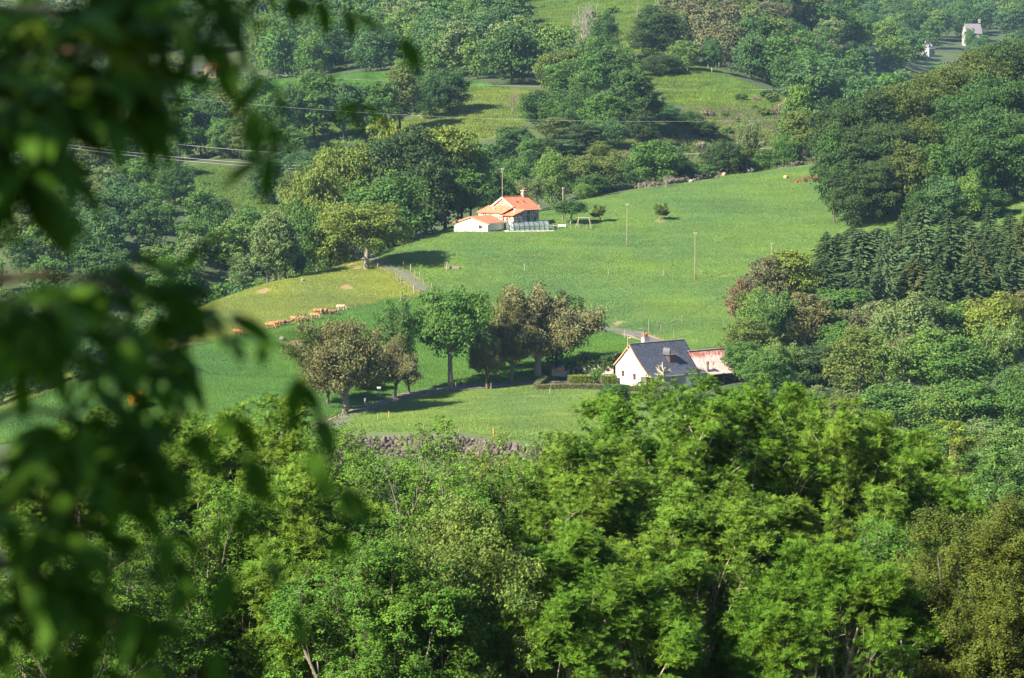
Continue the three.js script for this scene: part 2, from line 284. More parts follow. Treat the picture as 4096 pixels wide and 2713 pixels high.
{
  const r = RNG(404), spots = [], c = [0, 0, 0], cols = [];
  for (let k = 0; k < 900000 && spots.length < 250000; k++) {
    const D = 505 + 435 * r(), x = (r() * 2 - 1) * (D * 0.181 + 4);
    if (landColour(x, D, c) === 1) { spots.push([x, D]); cols.push([...c]); }
  }
  const inst = new THREE.InstancedMesh(bladeTuft(9, 26, 0.8, 0.10, 0.24), new THREE.MeshPhysicalMaterial({ color: 0xffffff, roughness: 0.95, transmission: 0.5, thickness: 0, specularIntensity: 0.1, side: THREE.DoubleSide }), spots.length);
  const M = new THREE.Matrix4(), q = new THREE.Quaternion(), C = new THREE.Color();
  spots.forEach(([x, D], i) => { q.setFromAxisAngle(V(0, 1, 0), r() * 6.28); const s = 0.7 + 0.6 * r(); M.compose(V(x, height(x, -D), -D), q, V(s, s * (0.7 + 0.6 * r()), s)); inst.setMatrixAt(i, M); const t = 1.72 + 0.08 * (r() - 0.5); C.setRGB(cols[i][0] * t, cols[i][1] * t, cols[i][2] * t); inst.setColorAt(i, C); });
  inst.name = 'meadow_grass'; shade(inst); scene.add(inst); tag(inst, 'green meadow grass covering the slopes and fields', 'grass', null, 'stuff');

  // coarser tufts on the far fields, too distant to show more
  const far = [], farC = []; for (let k = 0; k < 400000 && far.length < 60000; k++) { const D = 860 + 980 * r(), x = (r() * 2 - 1) * (D * 0.181 + 4); if (landColour(x, D, c) === 2) { far.push([x, D]); farC.push([...c]); } }
  const fi = new THREE.InstancedMesh(inst.geometry, inst.material, far.length);
  far.forEach(([x, D], i) => { q.setFromAxisAngle(V(0, 1, 0), r() * 6.28); const s = 1.5 + r(); M.compose(V(x, height(x, -D), -D), q, V(s, s * 1.3, s)); fi.setMatrixAt(i, M); const t = 1.5 + 0.2 * (r() - 0.5); C.setRGB(farC[i][0] * t, farC[i][1] * t, farC[i][2] * t); fi.setColorAt(i, C); });
  fi.name = 'far_field_grass'; shade(fi); scene.add(fi); tag(fi, 'pale green grass covering the small fields of the far slopes', 'grass', null, 'stuff');
}
// ------------------------------------------------------------------ tree building
class Quads {   // many leaf faces gathered into one geometry
  constructor(n) { this.p = new Float32Array(n * 12); this.c = new Float32Array(n * 12); this.n = 0; this.cap = n; }
  add(cx, cy, cz, n, t, len, wid, cr, cg, cb) {   // a kite with its stalk end first
    if (this.n >= this.cap) return;
    const bx = n.y * t.z - n.z * t.y, by = n.z * t.x - n.x * t.z, bz = n.x * t.y - n.y * t.x, o = this.n * 12, p = this.p, h = len / 2, w = wid / 2;
    p[o] = cx - t.x * h; p[o + 1] = cy - t.y * h; p[o + 2] = cz - t.z * h;
    p[o + 3] = cx + bx * w; p[o + 4] = cy + by * w; p[o + 5] = cz + bz * w;
    p[o + 6] = cx + t.x * h; p[o + 7] = cy + t.y * h; p[o + 8] = cz + t.z * h;
    p[o + 9] = cx - bx * w; p[o + 10] = cy - by * w; p[o + 11] = cz - bz * w;
    for (let k = 0; k < 4; k++) { this.c[o + k * 3] = cr; this.c[o + k * 3 + 1] = cg; this.c[o + k * 3 + 2] = cb; }
    this.n++;
  }
  build() {
    const g = new THREE.BufferGeometry(), I = new Uint32Array(this.n * 6);
    for (let i = 0; i < this.n; i++) I.set([i * 4, i * 4 + 1, i * 4 + 2, i * 4, i * 4 + 2, i * 4 + 3], i * 6);
    g.setAttribute('position', new THREE.BufferAttribute(this.p.slice(0, this.n * 12), 3)); g.setAttribute('color', new THREE.BufferAttribute(this.c.slice(0, this.n * 12), 3)); g.setIndex(new THREE.BufferAttribute(I, 1)); g.computeVertexNormals(); return g;
  }
}
function randDir(r, o = V(0, 0, 0)) { const y = r() * 2 - 1, a = r() * 6.2832, s = Math.sqrt(1 - y * y); return o.set(Math.cos(a) * s, y, Math.sin(a) * s); }
function across(n, r) { const d = randDir(r); d.addScaledVector(n, -d.dot(n)); return d.lengthSq() < 1e-6 ? V(1, 0, 0) : d.normalize(); }
class Wood {   // limbs as tapering tubes in one geometry
  constructor() { this.P = []; this.I = []; }
  tube(pts, r0, r1, sides = 6) {
    const base = this.P.length / 3, n = pts.length; let a = V(0, 0, 0), b = V(0, 0, 0), t = V(0, 0, 0), ref = V(0.31, 0.2, 0.93);
    for (let i = 0; i < n; i++) {
      t.subVectors(pts[Math.min(n - 1, i + 1)], pts[Math.max(0, i - 1)]).normalize(); a.crossVectors(t, ref).normalize(); b.crossVectors(t, a);
      const rad = lerp(r0, r1, i / (n - 1));
      for (let k = 0; k < sides; k++) { const q = k / sides * 6.2832, c = Math.cos(q) * rad, s = Math.sin(q) * rad; this.P.push(pts[i].x + a.x * c + b.x * s, pts[i].y + a.y * c + b.y * s, pts[i].z + a.z * c + b.z * s); }
    }
    for (let i = 0; i < n - 1; i++) for (let k = 0; k < sides; k++) { const A = base + i * sides + k, B = base + i * sides + (k + 1) % sides; this.I.push(A, A + sides, B, B, A + sides, B + sides); }
  }
  build() { const g = new THREE.BufferGeometry(); g.setAttribute('position', new THREE.Float32BufferAttribute(this.P, 3)); g.setIndex(this.I); g.computeVertexNormals(); const uv = new Float32Array(this.P.length / 3 * 2); for (let i = 0; i < uv.length / 2; i++) { uv[i * 2] = this.P[i * 3] + this.P[i * 3 + 2]; uv[i * 2 + 1] = this.P[i * 3 + 1] * 0.5; } g.setAttribute('uv', new THREE.BufferAttribute(uv, 2)); return g; }
}
const barkMap = noiseTexture(256, (a, b) => { const n = 0.72 + 0.14 * noise4(a, b * 0.5, 18) + 0.10 * noise4(a, b, 5) + 0.12 * (grainRnd() - 0.5); return [n, n * 0.99, n * 0.96]; });
const bark = { grey: std(0.27, 0.24, 0.20, 0.95, { map: barkMap }), dark: std(0.13, 0.105, 0.085, 0.95, { map: barkMap }), pale: std(0.44, 0.40, 0.32, 0.95, { map: barkMap }), brown: std(0.19, 0.13, 0.09, 0.95, { map: barkMap }), bleached: std(0.34, 0.32, 0.29, 0.95, { map: barkMap }) };
// A broad-leaved tree 1 unit = 1 m: crown of leafy clumps over a trunk with limbs
function broadleaf(seed, o) {
  const r = RNG(seed), { h = 16, rx = 6, bole = 2.5, leaves = 9000, leaf = 0.34, big = 26, small = 70, flat = 0.8, top = 0.5, lump = 0.22, trunkR = 0.32, hole = 0, inner = 0.12 } = o;
  const cy = (h + bole) / 2, ry = (h - bole) / 2, clumps = [], d = V(0, 0, 0);
  const rad = (v) => { const sh = 1 + lump * noise3(v.x * 1.5 + seed, v.y * 1.5, v.z * 1.5); const y = v.y; const taper = y > 0 ? 1 - (1 - top) * 0.55 * y * y : 1 - 0.18 * y * y; return sh * taper; };
  for (let k = 0; k < big + small; k++) {
    const isBig = k < big; randDir(r, d); if (d.y < -0.55 && r() < 0.7) d.y *= -1;
    const q = rad(d) * (isBig ? lerp(0.45, 0.72, r()) : lerp(0.74, 0.98, r())), s = (isBig ? lerp(0.26, 0.40, r()) : lerp(0.12, 0.22, r()));
    clumps.push({ x: d.x * rx * q, y: cy + d.y * ry * q, z: d.z * rx * q, s: s * rx, tone: 1 + 0.16 * (r() - 0.5), warm: (r() - 0.5) * 0.16, out: d.clone() });
  }
  const Q = new Quads(leaves), tot = clumps.reduce((a, c) => a + c.s * c.s, 0), n = V(0, 0, 0), e = V(0, 0, 0);
  for (const c of clumps) {
    const m = Math.round(leaves * (1 - inner) * c.s * c.s / tot);
    for (let i = 0; i < m; i++) {
      randDir(r, e); if (e.y < -0.2 && r() < 0.65) e.y *= -1;
      const q = c.s * (0.62 + 0.42 * Math.pow(r(), 0.6)) * (1 + 0.25 * noise3(e.x * 2 + c.x, e.y * 2 + c.y, e.z * 2));
      const x = c.x + e.x * q, y = c.y + e.y * q * flat, z = c.z + e.z * q;
      if (hole && noise3(x / 2.2, y / 2.2, z / 2.2) > 0.75 - hole) continue;
      randDir(r, n).multiplyScalar(0.85).addScaledVector(e, 0.55).addScaledVector(c.out, 0.25); n.y += 0.35; n.normalize();
      const L = leaf * (0.65 + 0.7 * r()), v = c.tone * (0.82 + 0.36 * r()), w = c.warm + 0.12 * (r() - 0.5);
      Q.add(x, y, z, n, across(n, r), L, L * 0.72, v * (1 + w * 1.4), v, v * (1 - w));
    }
  }
  while (Q.n < Q.cap && inner > 0) { randDir(r, e); const q = Math.cbrt(r()) * 0.8; randDir(r, n); const v = 0.85 + 0.3 * r(); Q.add(e.x * q * rx, cy + e.y * q * ry, e.z * q * rx, n, across(n, r), leaf * 1.3, leaf, v, v, v); if (Q.n > leaves - 1) break; }
  const W = new Wood(), fork = V((r() - 0.5) * 0.6, bole + 0.12 * h, (r() - 0.5) * 0.6);
  W.tube([V(0, -0.6, 0), V((r() - 0.5) * 0.2, bole * 0.5, (r() - 0.5) * 0.2), fork], trunkR * 1.25, trunkR * 0.8, 8);
  W.tube([fork, V(fork.x + (r() - 0.5), lerp(fork.y, h, 0.45), fork.z + (r() - 0.5)), V(fork.x + (r() - 0.5) * 2, h * 0.88, fork.z + (r() - 0.5) * 2)], trunkR * 0.7, 0.05, 6);
  for (const c of clumps.slice(0, Math.min(big, 16))) {
    const st = V(fork.x * 0.9, lerp(bole * 0.8, Math.min(c.y, h * 0.55), 0.5 + 0.4 * r()), fork.z * 0.9), en = V(c.x, c.y, c.z), mid = st.clone().lerp(en, 0.5); mid.y += 0.06 * h * (r() - 0.3); mid.x += (r() - 0.5) * 0.8; mid.z += (r() - 0.5) * 0.8;
    W.tube([st, mid, en], trunkR * 0.42, 0.04, 5);
  }
  return { crown: Q.build(), trunk: W.build(), h };
}
// A tree grown limb by limb; gives its wood and the places of its twigs
function grow(seed, o) {
  const r = RNG(seed), { trunkLen = 4, trunkR = 0.3, levels = 4, kids = [6, 5, 4, 4], ratio = [0.75, 0.62, 0.6, 0.55], spread = [35, 40, 42, 45], up = 0.12, wob = 0.16, sides = 6, lean = 0, minR = 0.012, taper = 0.55, from = [0.45, 0.25, 0.2, 0.15] } = o;
  const W = new Wood(), tips = [];
  const limb = (p, dir, len, rad, lv) => {
    const n = lv === 0 ? 5 : lv < 3 ? 4 : 3, pts = [p.clone()], d = dir.clone(), q = p.clone();
    for (let i = 0; i < n; i++) { d.x += (r() - 0.5) * wob * 2; d.y += (r() - 0.5) * wob * 2 + (lv ? up : 0.05); d.z += (r() - 0.5) * wob * 2; d.normalize(); q.addScaledVector(d, len / n); pts.push(q.clone()); }
    const r1 = Math.max(minR, rad * (lv === 0 ? 0.7 : taper));
    W.tube(pts, rad, lv >= levels ? minR * 0.6 : r1, lv === 0 ? 8 : lv === 1 ? sides : lv === 2 ? 5 : 4);
    if (lv >= levels) { for (let i = 1; i < pts.length; i++) tips.push({ p: pts[i], d: V(0, 0, 0).subVectors(pts[i], pts[i - 1]).normalize(), end: i === pts.length - 1 }); return; }
    const k = kids[lv] + (r() < 0.5 ? 1 : 0); let az = r() * 6.28;
    for (let i = 0; i < k; i++) {
      const f = i === k - 1 ? 1 : lerp(from[lv] ?? 0.2, 1, (i + r() * 0.8) / k), idx = Math.min(n - 1, Math.floor(f * n)), st = pts[idx].clone().lerp(pts[idx + 1] ?? pts[idx], f * n - idx);
      const ax = V(0, 0, 0).subVectors(pts[Math.min(n, idx + 1)], pts[idx]).normalize(); az += 2.4 + (r() - 0.5);
      const side = V(Math.cos(az), 0.1, Math.sin(az)); side.addScaledVector(ax, -side.dot(ax)).normalize();
      const ang = THREE.MathUtils.degToRad(i === k - 1 ? spread[lv] * 0.3 * r() : spread[lv] * lerp(0.75, 1.25, r()));
      const nd = ax.multiplyScalar(Math.cos(ang)).addScaledVector(side, Math.sin(ang));
      limb(st, nd, len * ratio[lv] * lerp(0.75, 1.2, r()) * (lv === 0 ? lerp(1.1, 0.85, f) : lerp(1, 0.75, f)), Math.max(minR, r1 * lerp(0.55, 0.8, r())), lv + 1);
    }
  };
  limb(V(0, -0.5, 0), V(lean, 1, lean * 0.3).normalize(), trunkLen, trunkR, 0);
  return { wood: W.build(), tips };
}
function leavesOnTips(tips, seed, o) {
  const { per = 10, rad = 0.6, leaf = 0.2, droop = 0.2, slim = 0.6, tintVar = 0.2 } = o, r = RNG(seed), Q = new Quads(tips.length * per), n = V(0, 0, 0), e = V(0, 0, 0);
  for (const t of tips) {
    const tone = 1 + tintVar * (r() - 0.5), warm = 0.2 * (r() - 0.5);
    for (let i = 0; i < per; i++) {
      randDir(r, e); const q = rad * Math.cbrt(r()); randDir(r, n).multiplyScalar(0.8); n.y += 0.55; n.normalize();
      const L = leaf * (0.6 + 0.8 * r()), v = tone * (0.8 + 0.4 * r()), w = warm + 0.15 * (r() - 0.5);
      Q.add(t.p.x + e.x * q, t.p.y + e.y * q * 0.7 - droop * rad * r(), t.p.z + e.z * q, n, across(n, r), L, L * slim, v * (1 + w), v, v * (1 - w));
    }
  }
  return Q.build();
}
function conifer(seed, o) {
  const r = RNG(seed), { h = 20, rad = 3.6, levels = 34, arms = 9, dens = 15, droop = 0.35, bare = 0.06 } = o, Q = new Quads(levels * (arms + 2) * (dens + 8) * 2), W = new Wood(), n = V(0, 0, 0), t = V(0, 0, 0);
  W.tube([V(0, -0.6, 0), V((r() - 0.5) * 0.3, h * 0.5, (r() - 0.5) * 0.3), V(0, h * 0.985, 0)], h * 0.016, 0.03, 7);
  for (let l = 0; l < levels; l++) {
    const f = l / (levels - 1), y0 = h * lerp(bare, 0.975, Math.pow(f, 0.92)), R = rad * Math.pow(1 - f, 0.8) * (0.85 + 0.3 * r()) + 0.22, k = Math.max(4, Math.round(arms * (1 - 0.45 * f)));
    for (let a = 0; a < k; a++) {
      const az = (a + r() * 0.8) / k * 6.2832 + l * 1.7, L = R * (0.7 + 0.5 * r()), ca = Math.cos(az), sa = Math.sin(az), tone = 0.85 + 0.3 * r(), sag = droop * (0.6 + 0.8 * r());
      if (r() < 0.35) W.tube([V(0, y0, 0), V(ca * L * 0.6, y0 - sag * L * 0.35, sa * L * 0.6)], 0.05, 0.02, 4);
      const m = Math.round(dens * (0.4 + 0.6 * L / rad)) + 3;
      for (let i = 0; i < m; i++) {
        const s = 0.12 + 0.92 * Math.sqrt(i / m), lift = -sag * L * s * s * 0.8 + 0.10 * L * s * s * s;
        const side = (r() - 0.5) * 0.55 * L * (1.1 - s) + (r() - 0.5) * 0.25;
        const x = ca * L * s - sa * side, z = sa * L * s + ca * side, y = y0 + lift - 0.15 * r() * Math.abs(side);
        t.set(ca * 0.8 - sa * side * 0.8 + (r() - 0.5) * 0.5, -0.35 - 0.3 * r(), sa * 0.8 + ca * side * 0.8 + (r() - 0.5) * 0.5).normalize();
        n.copy(across(t, r)); if (n.y < 0) n.negate();
        const v = tone * (0.8 + 0.4 * r()), w = 0.12 * (r() - 0.5);
        Q.add(x, y, z, n, t, 0.75 * (0.7 + 0.6 * r()), 0.24, v * (1 + w), v, v * (1 - w));
      }
    }
  }
  return { crown: Q.build(), trunk: W.build(), h };
}
function bush(seed, o) {   // a low shrub without a visible stem
  const b = broadleaf(seed, { h: 2.4, rx: 1.7, bole: -0.2, leaves: 1500, leaf: 0.28, big: 8, small: 16, trunkR: 0.06, ...o }); return b;
}
function addTree(proto, mat, wood, name, label, category, p, scale, turn, group, sx = 1) {
  const g = thing(name, label, category, p, turn, group); g.scale.set(scale * sx, scale, scale * sx);
  const t = part(g, 'trunk', proto.trunk, wood), c = part(g, 'crown', proto.crown, mat); c.userData.kind = 'stuff'; return g;
}
// ------------------------------------------------------------------ trees of the middle distance and the far slopes
const LEAF = {
  green: leafMat(0.080, 0.180, 0.028), deep: leafMat(0.052, 0.125, 0.024), dark: leafMat(0.044, 0.090, 0.020), light: leafMat(0.125, 0.225, 0.038), yellow: leafMat(0.180, 0.240, 0.032),
  olive: leafMat(0.118, 0.172, 0.030), roadOak: leafMat(0.145, 0.205, 0.030), beech: leafMat(0.085, 0.125, 0.020), blue: leafMat(0.068, 0.155, 0.046), sage: leafMat(0.150, 0.220, 0.070), walnut: leafMat(0.158, 0.163, 0.060), walnut2: leafMat(0.185, 0.190, 0.078), bud: leafMat(0.150, 0.162, 0.074),
  russet: leafMat(0.185, 0.140, 0.075), spruce: leafMat(0.050, 0.096, 0.030, 0.2), spruceBlue: leafMat(0.076, 0.134, 0.050, 0.2), spruceWarm: leafMat(0.086, 0.110, 0.028, 0.2), hedge: leafMat(0.200, 0.270, 0.030), ivy: leafMat(0.060, 0.125, 0.025), brush: leafMat(0.190, 0.165, 0.130, 0.15), broom: leafMat(0.46, 0.30, 0.02, 0.3),
};
const P = {
  round: broadleaf(101, { h: 16, rx: 6.6, bole: -1.0, leaves: 16000, leaf: 0.44 }), round2: broadleaf(102, { h: 15, rx: 7.2, bole: -1.2, leaves: 16000, leaf: 0.44, lump: 0.34 }),
  tall: broadleaf(103, { h: 20, rx: 6.0, bole: -0.5, leaves: 16000, leaf: 0.45, top: 0.3, lump: 0.3 }), tall2: broadleaf(104, { h: 19, rx: 5.4, bole: 1.5, leaves: 13000, leaf: 0.44, top: 0.4, lump: 0.4, hole: 0.2 }),
  loose: broadleaf(105, { h: 15, rx: 6.2, bole: 0.2, leaves: 12000, leaf: 0.40, lump: 0.4, hole: 0.3, big: 18, small: 60, inner: 0.02 }), oak: broadleaf(106, { h: 17, rx: 8.2, bole: 3.4, leaves: 19000, leaf: 0.42, flat: 0.6, lump: 0.3, big: 34, small: 90, trunkR: 0.5, inner: 0.04 }),
  beech: broadleaf(107, { h: 26, rx: 9.2, bole: 1.5, leaves: 30000, leaf: 0.46, big: 46, small: 190, flat: 0.62, lump: 0.26, top: 0.45 }), beech2: broadleaf(108, { h: 25, rx: 8.6, bole: 1.5, leaves: 28000, leaf: 0.46, big: 40, small: 160, flat: 0.55, lump: 0.34, top: 0.35 }),
  garden: broadleaf(109, { h: 7, rx: 4.4, bole: 2.6, leaves: 7000, leaf: 0.34, big: 20, small: 60, lump: 0.2, top: 0.8, trunkR: 0.26 }),
  far: [1, 2, 3, 4, 5, 6].map((k) => broadleaf(200 + k, { h: 15 + (k % 3) * 2, rx: 6.6 + (k % 2), bole: -1.5, leaves: 5600, leaf: 0.66, big: 22, small: 52, lump: 0.3 + 0.03 * k, top: 0.3 + 0.08 * k })),
  bush: [1, 2, 3].map((k) => bush(230 + k, {})), lowBush: bush(240, { h: 1.4, rx: 1.9, leaves: 900, hole: 0.2 }),
  spruce: [conifer(301, { rad: 4.4, dens: 26, arms: 11 }), conifer(302, { droop: 0.55, rad: 5.0, dens: 28, arms: 11 }), conifer(303, { rad: 4.0, levels: 38, droop: 0.25, dens: 24, arms: 11 })],
};
{ // walnuts: fine brownish young leaves on a visible frame of boughs; also a sparse tree and two bare ones
  const mk = (seed, o, l) => { const g = grow(seed, o); let h = 0, w = 0; for (const t of g.tips) { h = Math.max(h, t.p.y); w = Math.max(w, Math.hypot(t.p.x, t.p.z)); } return { trunk: g.wood, crown: l ? leavesOnTips(g.tips, seed + 1, l) : null, h: h + (l ? l.rad * 0.5 : 0), rx: w }; };
  P.walnut = mk(401, { trunkLen: 3.6, trunkR: 0.42, kids: [6, 5, 5, 3], ratio: [1.25, 0.68, 0.6, 0.5], spread: [55, 45, 45, 45], up: 0.03, minR: 0.022 }, { per: 22, rad: 0.85, leaf: 0.25, slim: 0.6 });
  P.walnut2 = mk(402, { trunkLen: 4.2, trunkR: 0.36, kids: [6, 5, 5, 3], ratio: [1.05, 0.68, 0.6, 0.5], spread: [50, 46, 45, 45], up: 0.04, minR: 0.022 }, { per: 22, rad: 0.85, leaf: 0.25, slim: 0.6 });
  P.sparse = mk(403, { trunkLen: 5, trunkR: 0.26, kids: [6, 5, 4, 3], ratio: [1.0, 0.6, 0.58, 0.5], spread: [38, 40, 42, 45], up: 0.10, minR: 0.03 }, { per: 6, rad: 0.8, leaf: 0.32, slim: 0.6 });
  P.bare = mk(404, { trunkLen: 5, trunkR: 0.30, levels: 3, kids: [6, 5, 4], ratio: [0.95, 0.62, 0.55], spread: [40, 40, 42], up: 0.10, minR: 0.05 }, null);
  P.orchard = mk(405, { trunkLen: 2.3, trunkR: 0.15, levels: 3, kids: [6, 5, 4], ratio: [0.8, 0.62, 0.55], spread: [62, 45, 45], up: 0.03, minR: 0.02, from: [0.8, 0.3, 0.2], lean: 0.15 }, { per: 12, rad: 0.38, leaf: 0.24, slim: 0.6, droop: 0 });
  P.pollard = mk(406, { trunkLen: 2.6, trunkR: 0.28, levels: 2, kids: [6, 4], ratio: [0.5, 0.5], spread: [75, 40], up: 0.04, minR: 0.06, taper: 0.8, from: [0.85, 0.5] }, null);
  P.bramble = mk(407, { trunkLen: 0.8, trunkR: 0.05, levels: 3, kids: [7, 5, 4], ratio: [1.3, 0.7, 0.6], spread: [60, 45, 45], up: 0.02, minR: 0.012 }, { per: 5, rad: 0.3, leaf: 0.16, slim: 0.6 });
}
const protoWidth = (p) => { if (!p.w) { const b = (p.crown ?? p.trunk).attributes.position, xs = [], ys = []; for (let i = 0; i < b.count; i += 3) { xs.push(Math.hypot(b.getX(i), b.getZ(i))); ys.push(b.getY(i)); } xs.sort((m, n) => m - n); ys.sort((m, n) => m - n); p.w = 2 * xs[Math.floor(xs.length * 0.93)]; p.top = ys[Math.floor(ys.length * 0.985)]; } return p.w; };
let turnSeed = RNG(909);
// a tree that stands at distance D under picture column u, rises to picture row vTop and is wpx pixels wide
function T(u, D, vTop, wpx, proto, mat, wood, name, label, category = 'tree', group = null, turn = null) {
  const p = onLand(u, D); return TP(p, place(u, vTop, D).y - p.y, wpx * D / FOCAL, proto, mat, wood, name, label, category, group, turn);
}
function TP(p, h, w, proto, mat, wood, name, label, category = 'tree', group = null, turn = null) {
  const pw = protoWidth(proto), s = Math.max(0.2, h) / proto.top, sx = w / (pw * s);
  const g = thing(name, label, category, p, turn ?? turnSeed() * 6.283, group); g.scale.set(s * sx, s, s * sx);
  part(g, 'trunk', proto.trunk, wood); if (proto.crown && mat) part(g, 'crown', proto.crown, mat).userData.kind = 'stuff';
  return g;
}
const L = LEAF, K = bark;
// the row by the lower lane
T(345, 557, 326, 92, P.walnut, L.walnut, K.grey, 'walnut_tree', 'broad brownish walnut tree, leftmost of the row by the lower lane');
T(327, 572, 352, 46, P.walnut2, L.walnut, K.dark, 'walnut_tree', 'dark trunked walnut partly hidden behind the leftmost brownish walnut');
T(395, 578, 342, 48, P.walnut2, L.walnut2, K.grey, 'walnut_tree', 'small thin crowned brown tree with ivy on its trunk by the lower lane');
T(409, 583, 302, 52, P.sparse, L.green, K.grey, 'roadside_tree', 'slim airy green tree behind the small brown tree by the lane');
T(450, 588, 292, 78, P.oak, L.green, K.grey, 'oak_tree', 'large bright green oak in the middle of the lane-side row');
T(478, 606, 304, 34, P.loose, L.green, K.dark, 'roadside_tree', 'green tree filling the gap between bright oak and brown walnuts');
T(487, 590, 334, 36, P.walnut2, L.walnut2, K.brown, 'walnut_tree', 'thin brown tree with a dark reddish trunk beside the walnuts');
T(511, 598, 308, 58, P.walnut2, L.walnut, K.grey, 'walnut_tree', 'twin stemmed brown walnut left of the largest walnut');
T(538, 604, 294, 90, P.walnut, L.walnut2, K.pale, 'walnut_tree', 'largest brown walnut, pale forked trunk by the clipped hedge');
T(556, 613, 297, 54, P.round2, L.deep, K.dark, 'roadside_tree', 'dark green tree rising behind the largest brown walnut');
T(509, 640, 288, 34, P.loose, L.olive, K.grey, 'roadside_tree', 'small olive tree peeping over the walnuts on the green slope');
T(366, 586, 372, 34, P.round, L.deep, K.dark, 'roadside_bush', 'low dark green bush beneath the leftmost walnuts', 'bush');
// clump of tall trees beside the farm
T(385, 822, 125, 44, P.tall, L.yellow, K.dark, 'tall_tree', 'light yellow-green treetop highest above the clump beside the farm');
T(445, 812, 131, 74, P.tall, L.yellow, K.dark, 'tall_tree', 'tall yellow-green tree nearest the farmhouse in the clump');
T(471, 822, 143, 40, P.tall2, L.light, K.dark, 'tall_tree', 'light green tree at the right edge of the farm clump');
T(405, 800, 134, 84, P.beech2, L.dark, K.dark, 'beech_tree', 'massive dark beech in the middle of the farm clump');
T(345, 800, 150, 76, P.beech, L.roadOak, K.dark, 'beech_tree', 'olive green beech at the left shoulder of the farm clump');
T(318, 770, 172, 64, P.oak, L.roadOak, K.dark, 'oak_tree', 'olive oak low on the left side of the farm clump');
T(386, 770, 178, 80, P.round2, L.green, K.dark, 'oak_tree', 'shadowy green tree behind the road oak');
T(425, 790, 165, 56, P.round, L.dark, K.dark, 'oak_tree', 'very dark tree shading the lane beside the farm');
T(462, 802, 170, 52, P.tall2, L.green, K.dark, 'tall_tree', 'mid green tree with bare stems just left of the farmhouse');
T(302, 742, 205, 44, P.round2, L.green, K.dark, 'oak_tree', 'round green tree on the crest below the farm clump');
T(331, 744, 205, 52, P.round, L.roadOak, K.dark, 'oak_tree', 'olive tree right behind the pasture edge left of the road oak');
T(367, 725, 205, 82, P.oak, L.roadOak, K.grey, 'oak_tree', 'spreading yellow-green oak with a grey trunk at the bend of the lane');
for (const [u, D, v, w, k, l] of [[268, 716, 222, 34, 'tall2', 'leftmost of three sage green trees on the pasture crest'], [277, 717, 214, 40, 'tall', 'middle one of three sage green trees on the pasture crest'], [286, 719, 226, 30, 'tall2', 'rightmost of three sage green trees on the pasture crest']]) T(u, D, v, w, P[k], L.sage, K.dark, 'willow_tree', l, 'tree', 'three sage trees on the crest');
T(300, 724, 255, 14, P.bush[0], L.deep, K.dark, 'crest_bush', 'small dark bush beside the three sage trees', 'bush');
// behind the farmhouse and the stone wall
T(515, 862, 161, 34, P.round, L.green, K.dark, 'crest_tree', 'round green tree directly behind the farmhouse chimney');
T(492, 850, 170, 34, P.round2, L.deep, K.dark, 'crest_tree', 'dark green tree behind the farmhouse roof mast');
T(552, 885, 153, 38, P.round2, L.light, K.dark, 'crest_tree', 'light green rounded tree behind the utility pole by the farm');
T(540, 846, 178, 40, P.sparse, L.sage, K.pale, 'crest_tree', 'pale thin leaved tree with light stems behind the farm garden');
T(580, 900, 157, 46, P.round, L.olive, K.dark, 'crest_tree', 'dull olive tree left of the broad crest trees');
T(606, 905, 156, 52, P.round2, L.olive, K.dark, 'crest_tree', 'broad brownish olive tree behind the meadow crest');
T(590, 872, 176, 34, P.round, L.deep, K.dark, 'crest_tree', 'low dark tree where the meadow crest begins');
T(583, 862, 184, 20, P.round2, L.light, K.dark, 'crest_tree', 'small bright green tree low on the crest behind the garden');
T(630, 900, 160, 34, P.round2, L.deep, K.dark, 'crest_tree', 'dark tree tucked left of the bright green crest tree');
T(656, 885, 142, 52, P.round, L.green, K.dark, 'crest_tree', 'full round bright green tree standing on the meadow crest');
T(683, 900, 161, 36, P.round2, L.dark, K.dark, 'crest_tree', 'dark tree right of the bright green crest tree');
T(703, 915, 165, 34, P.round, L.green, K.dark, 'crest_tree', 'low green tree over the middle of the stone wall');
T(722, 920, 143, 44, P.round2, L.dark, K.dark, 'crest_tree', 'dark purple-green tree behind the stone wall');
T(745, 925, 118, 34, P.sparse, L.sage, K.pale, 'crest_tree', 'slender pale tree with thin top above the stone wall');
T(745, 930, 145, 40, P.round, L.olive, K.dark, 'crest_tree', 'olive tree below the slender pale tree');
T(763, 925, 150, 34, P.loose, L.green, K.pale, 'crest_tree', 'green tree with white branches behind the stone wall');
T(797, 938, 87, 34, P.tall2, L.light, K.pale, 'crest_tree', 'tallest thin pale tree near the end of the stone wall');
T(798, 930, 112, 40, P.tall, L.olive, K.dark, 'crest_tree', 'dark olive tower shaped tree near the end of the stone wall');
T(783, 925, 135, 30, P.round2, L.green, K.dark, 'crest_tree', 'bushy green tree at the foot of the tallest crest tree');
T(665, 868, 172, 14, P.bare, null, K.bleached, 'dead_tree', 'small bleached dead tree by the stone wall').scale.multiplyScalar(0.8);
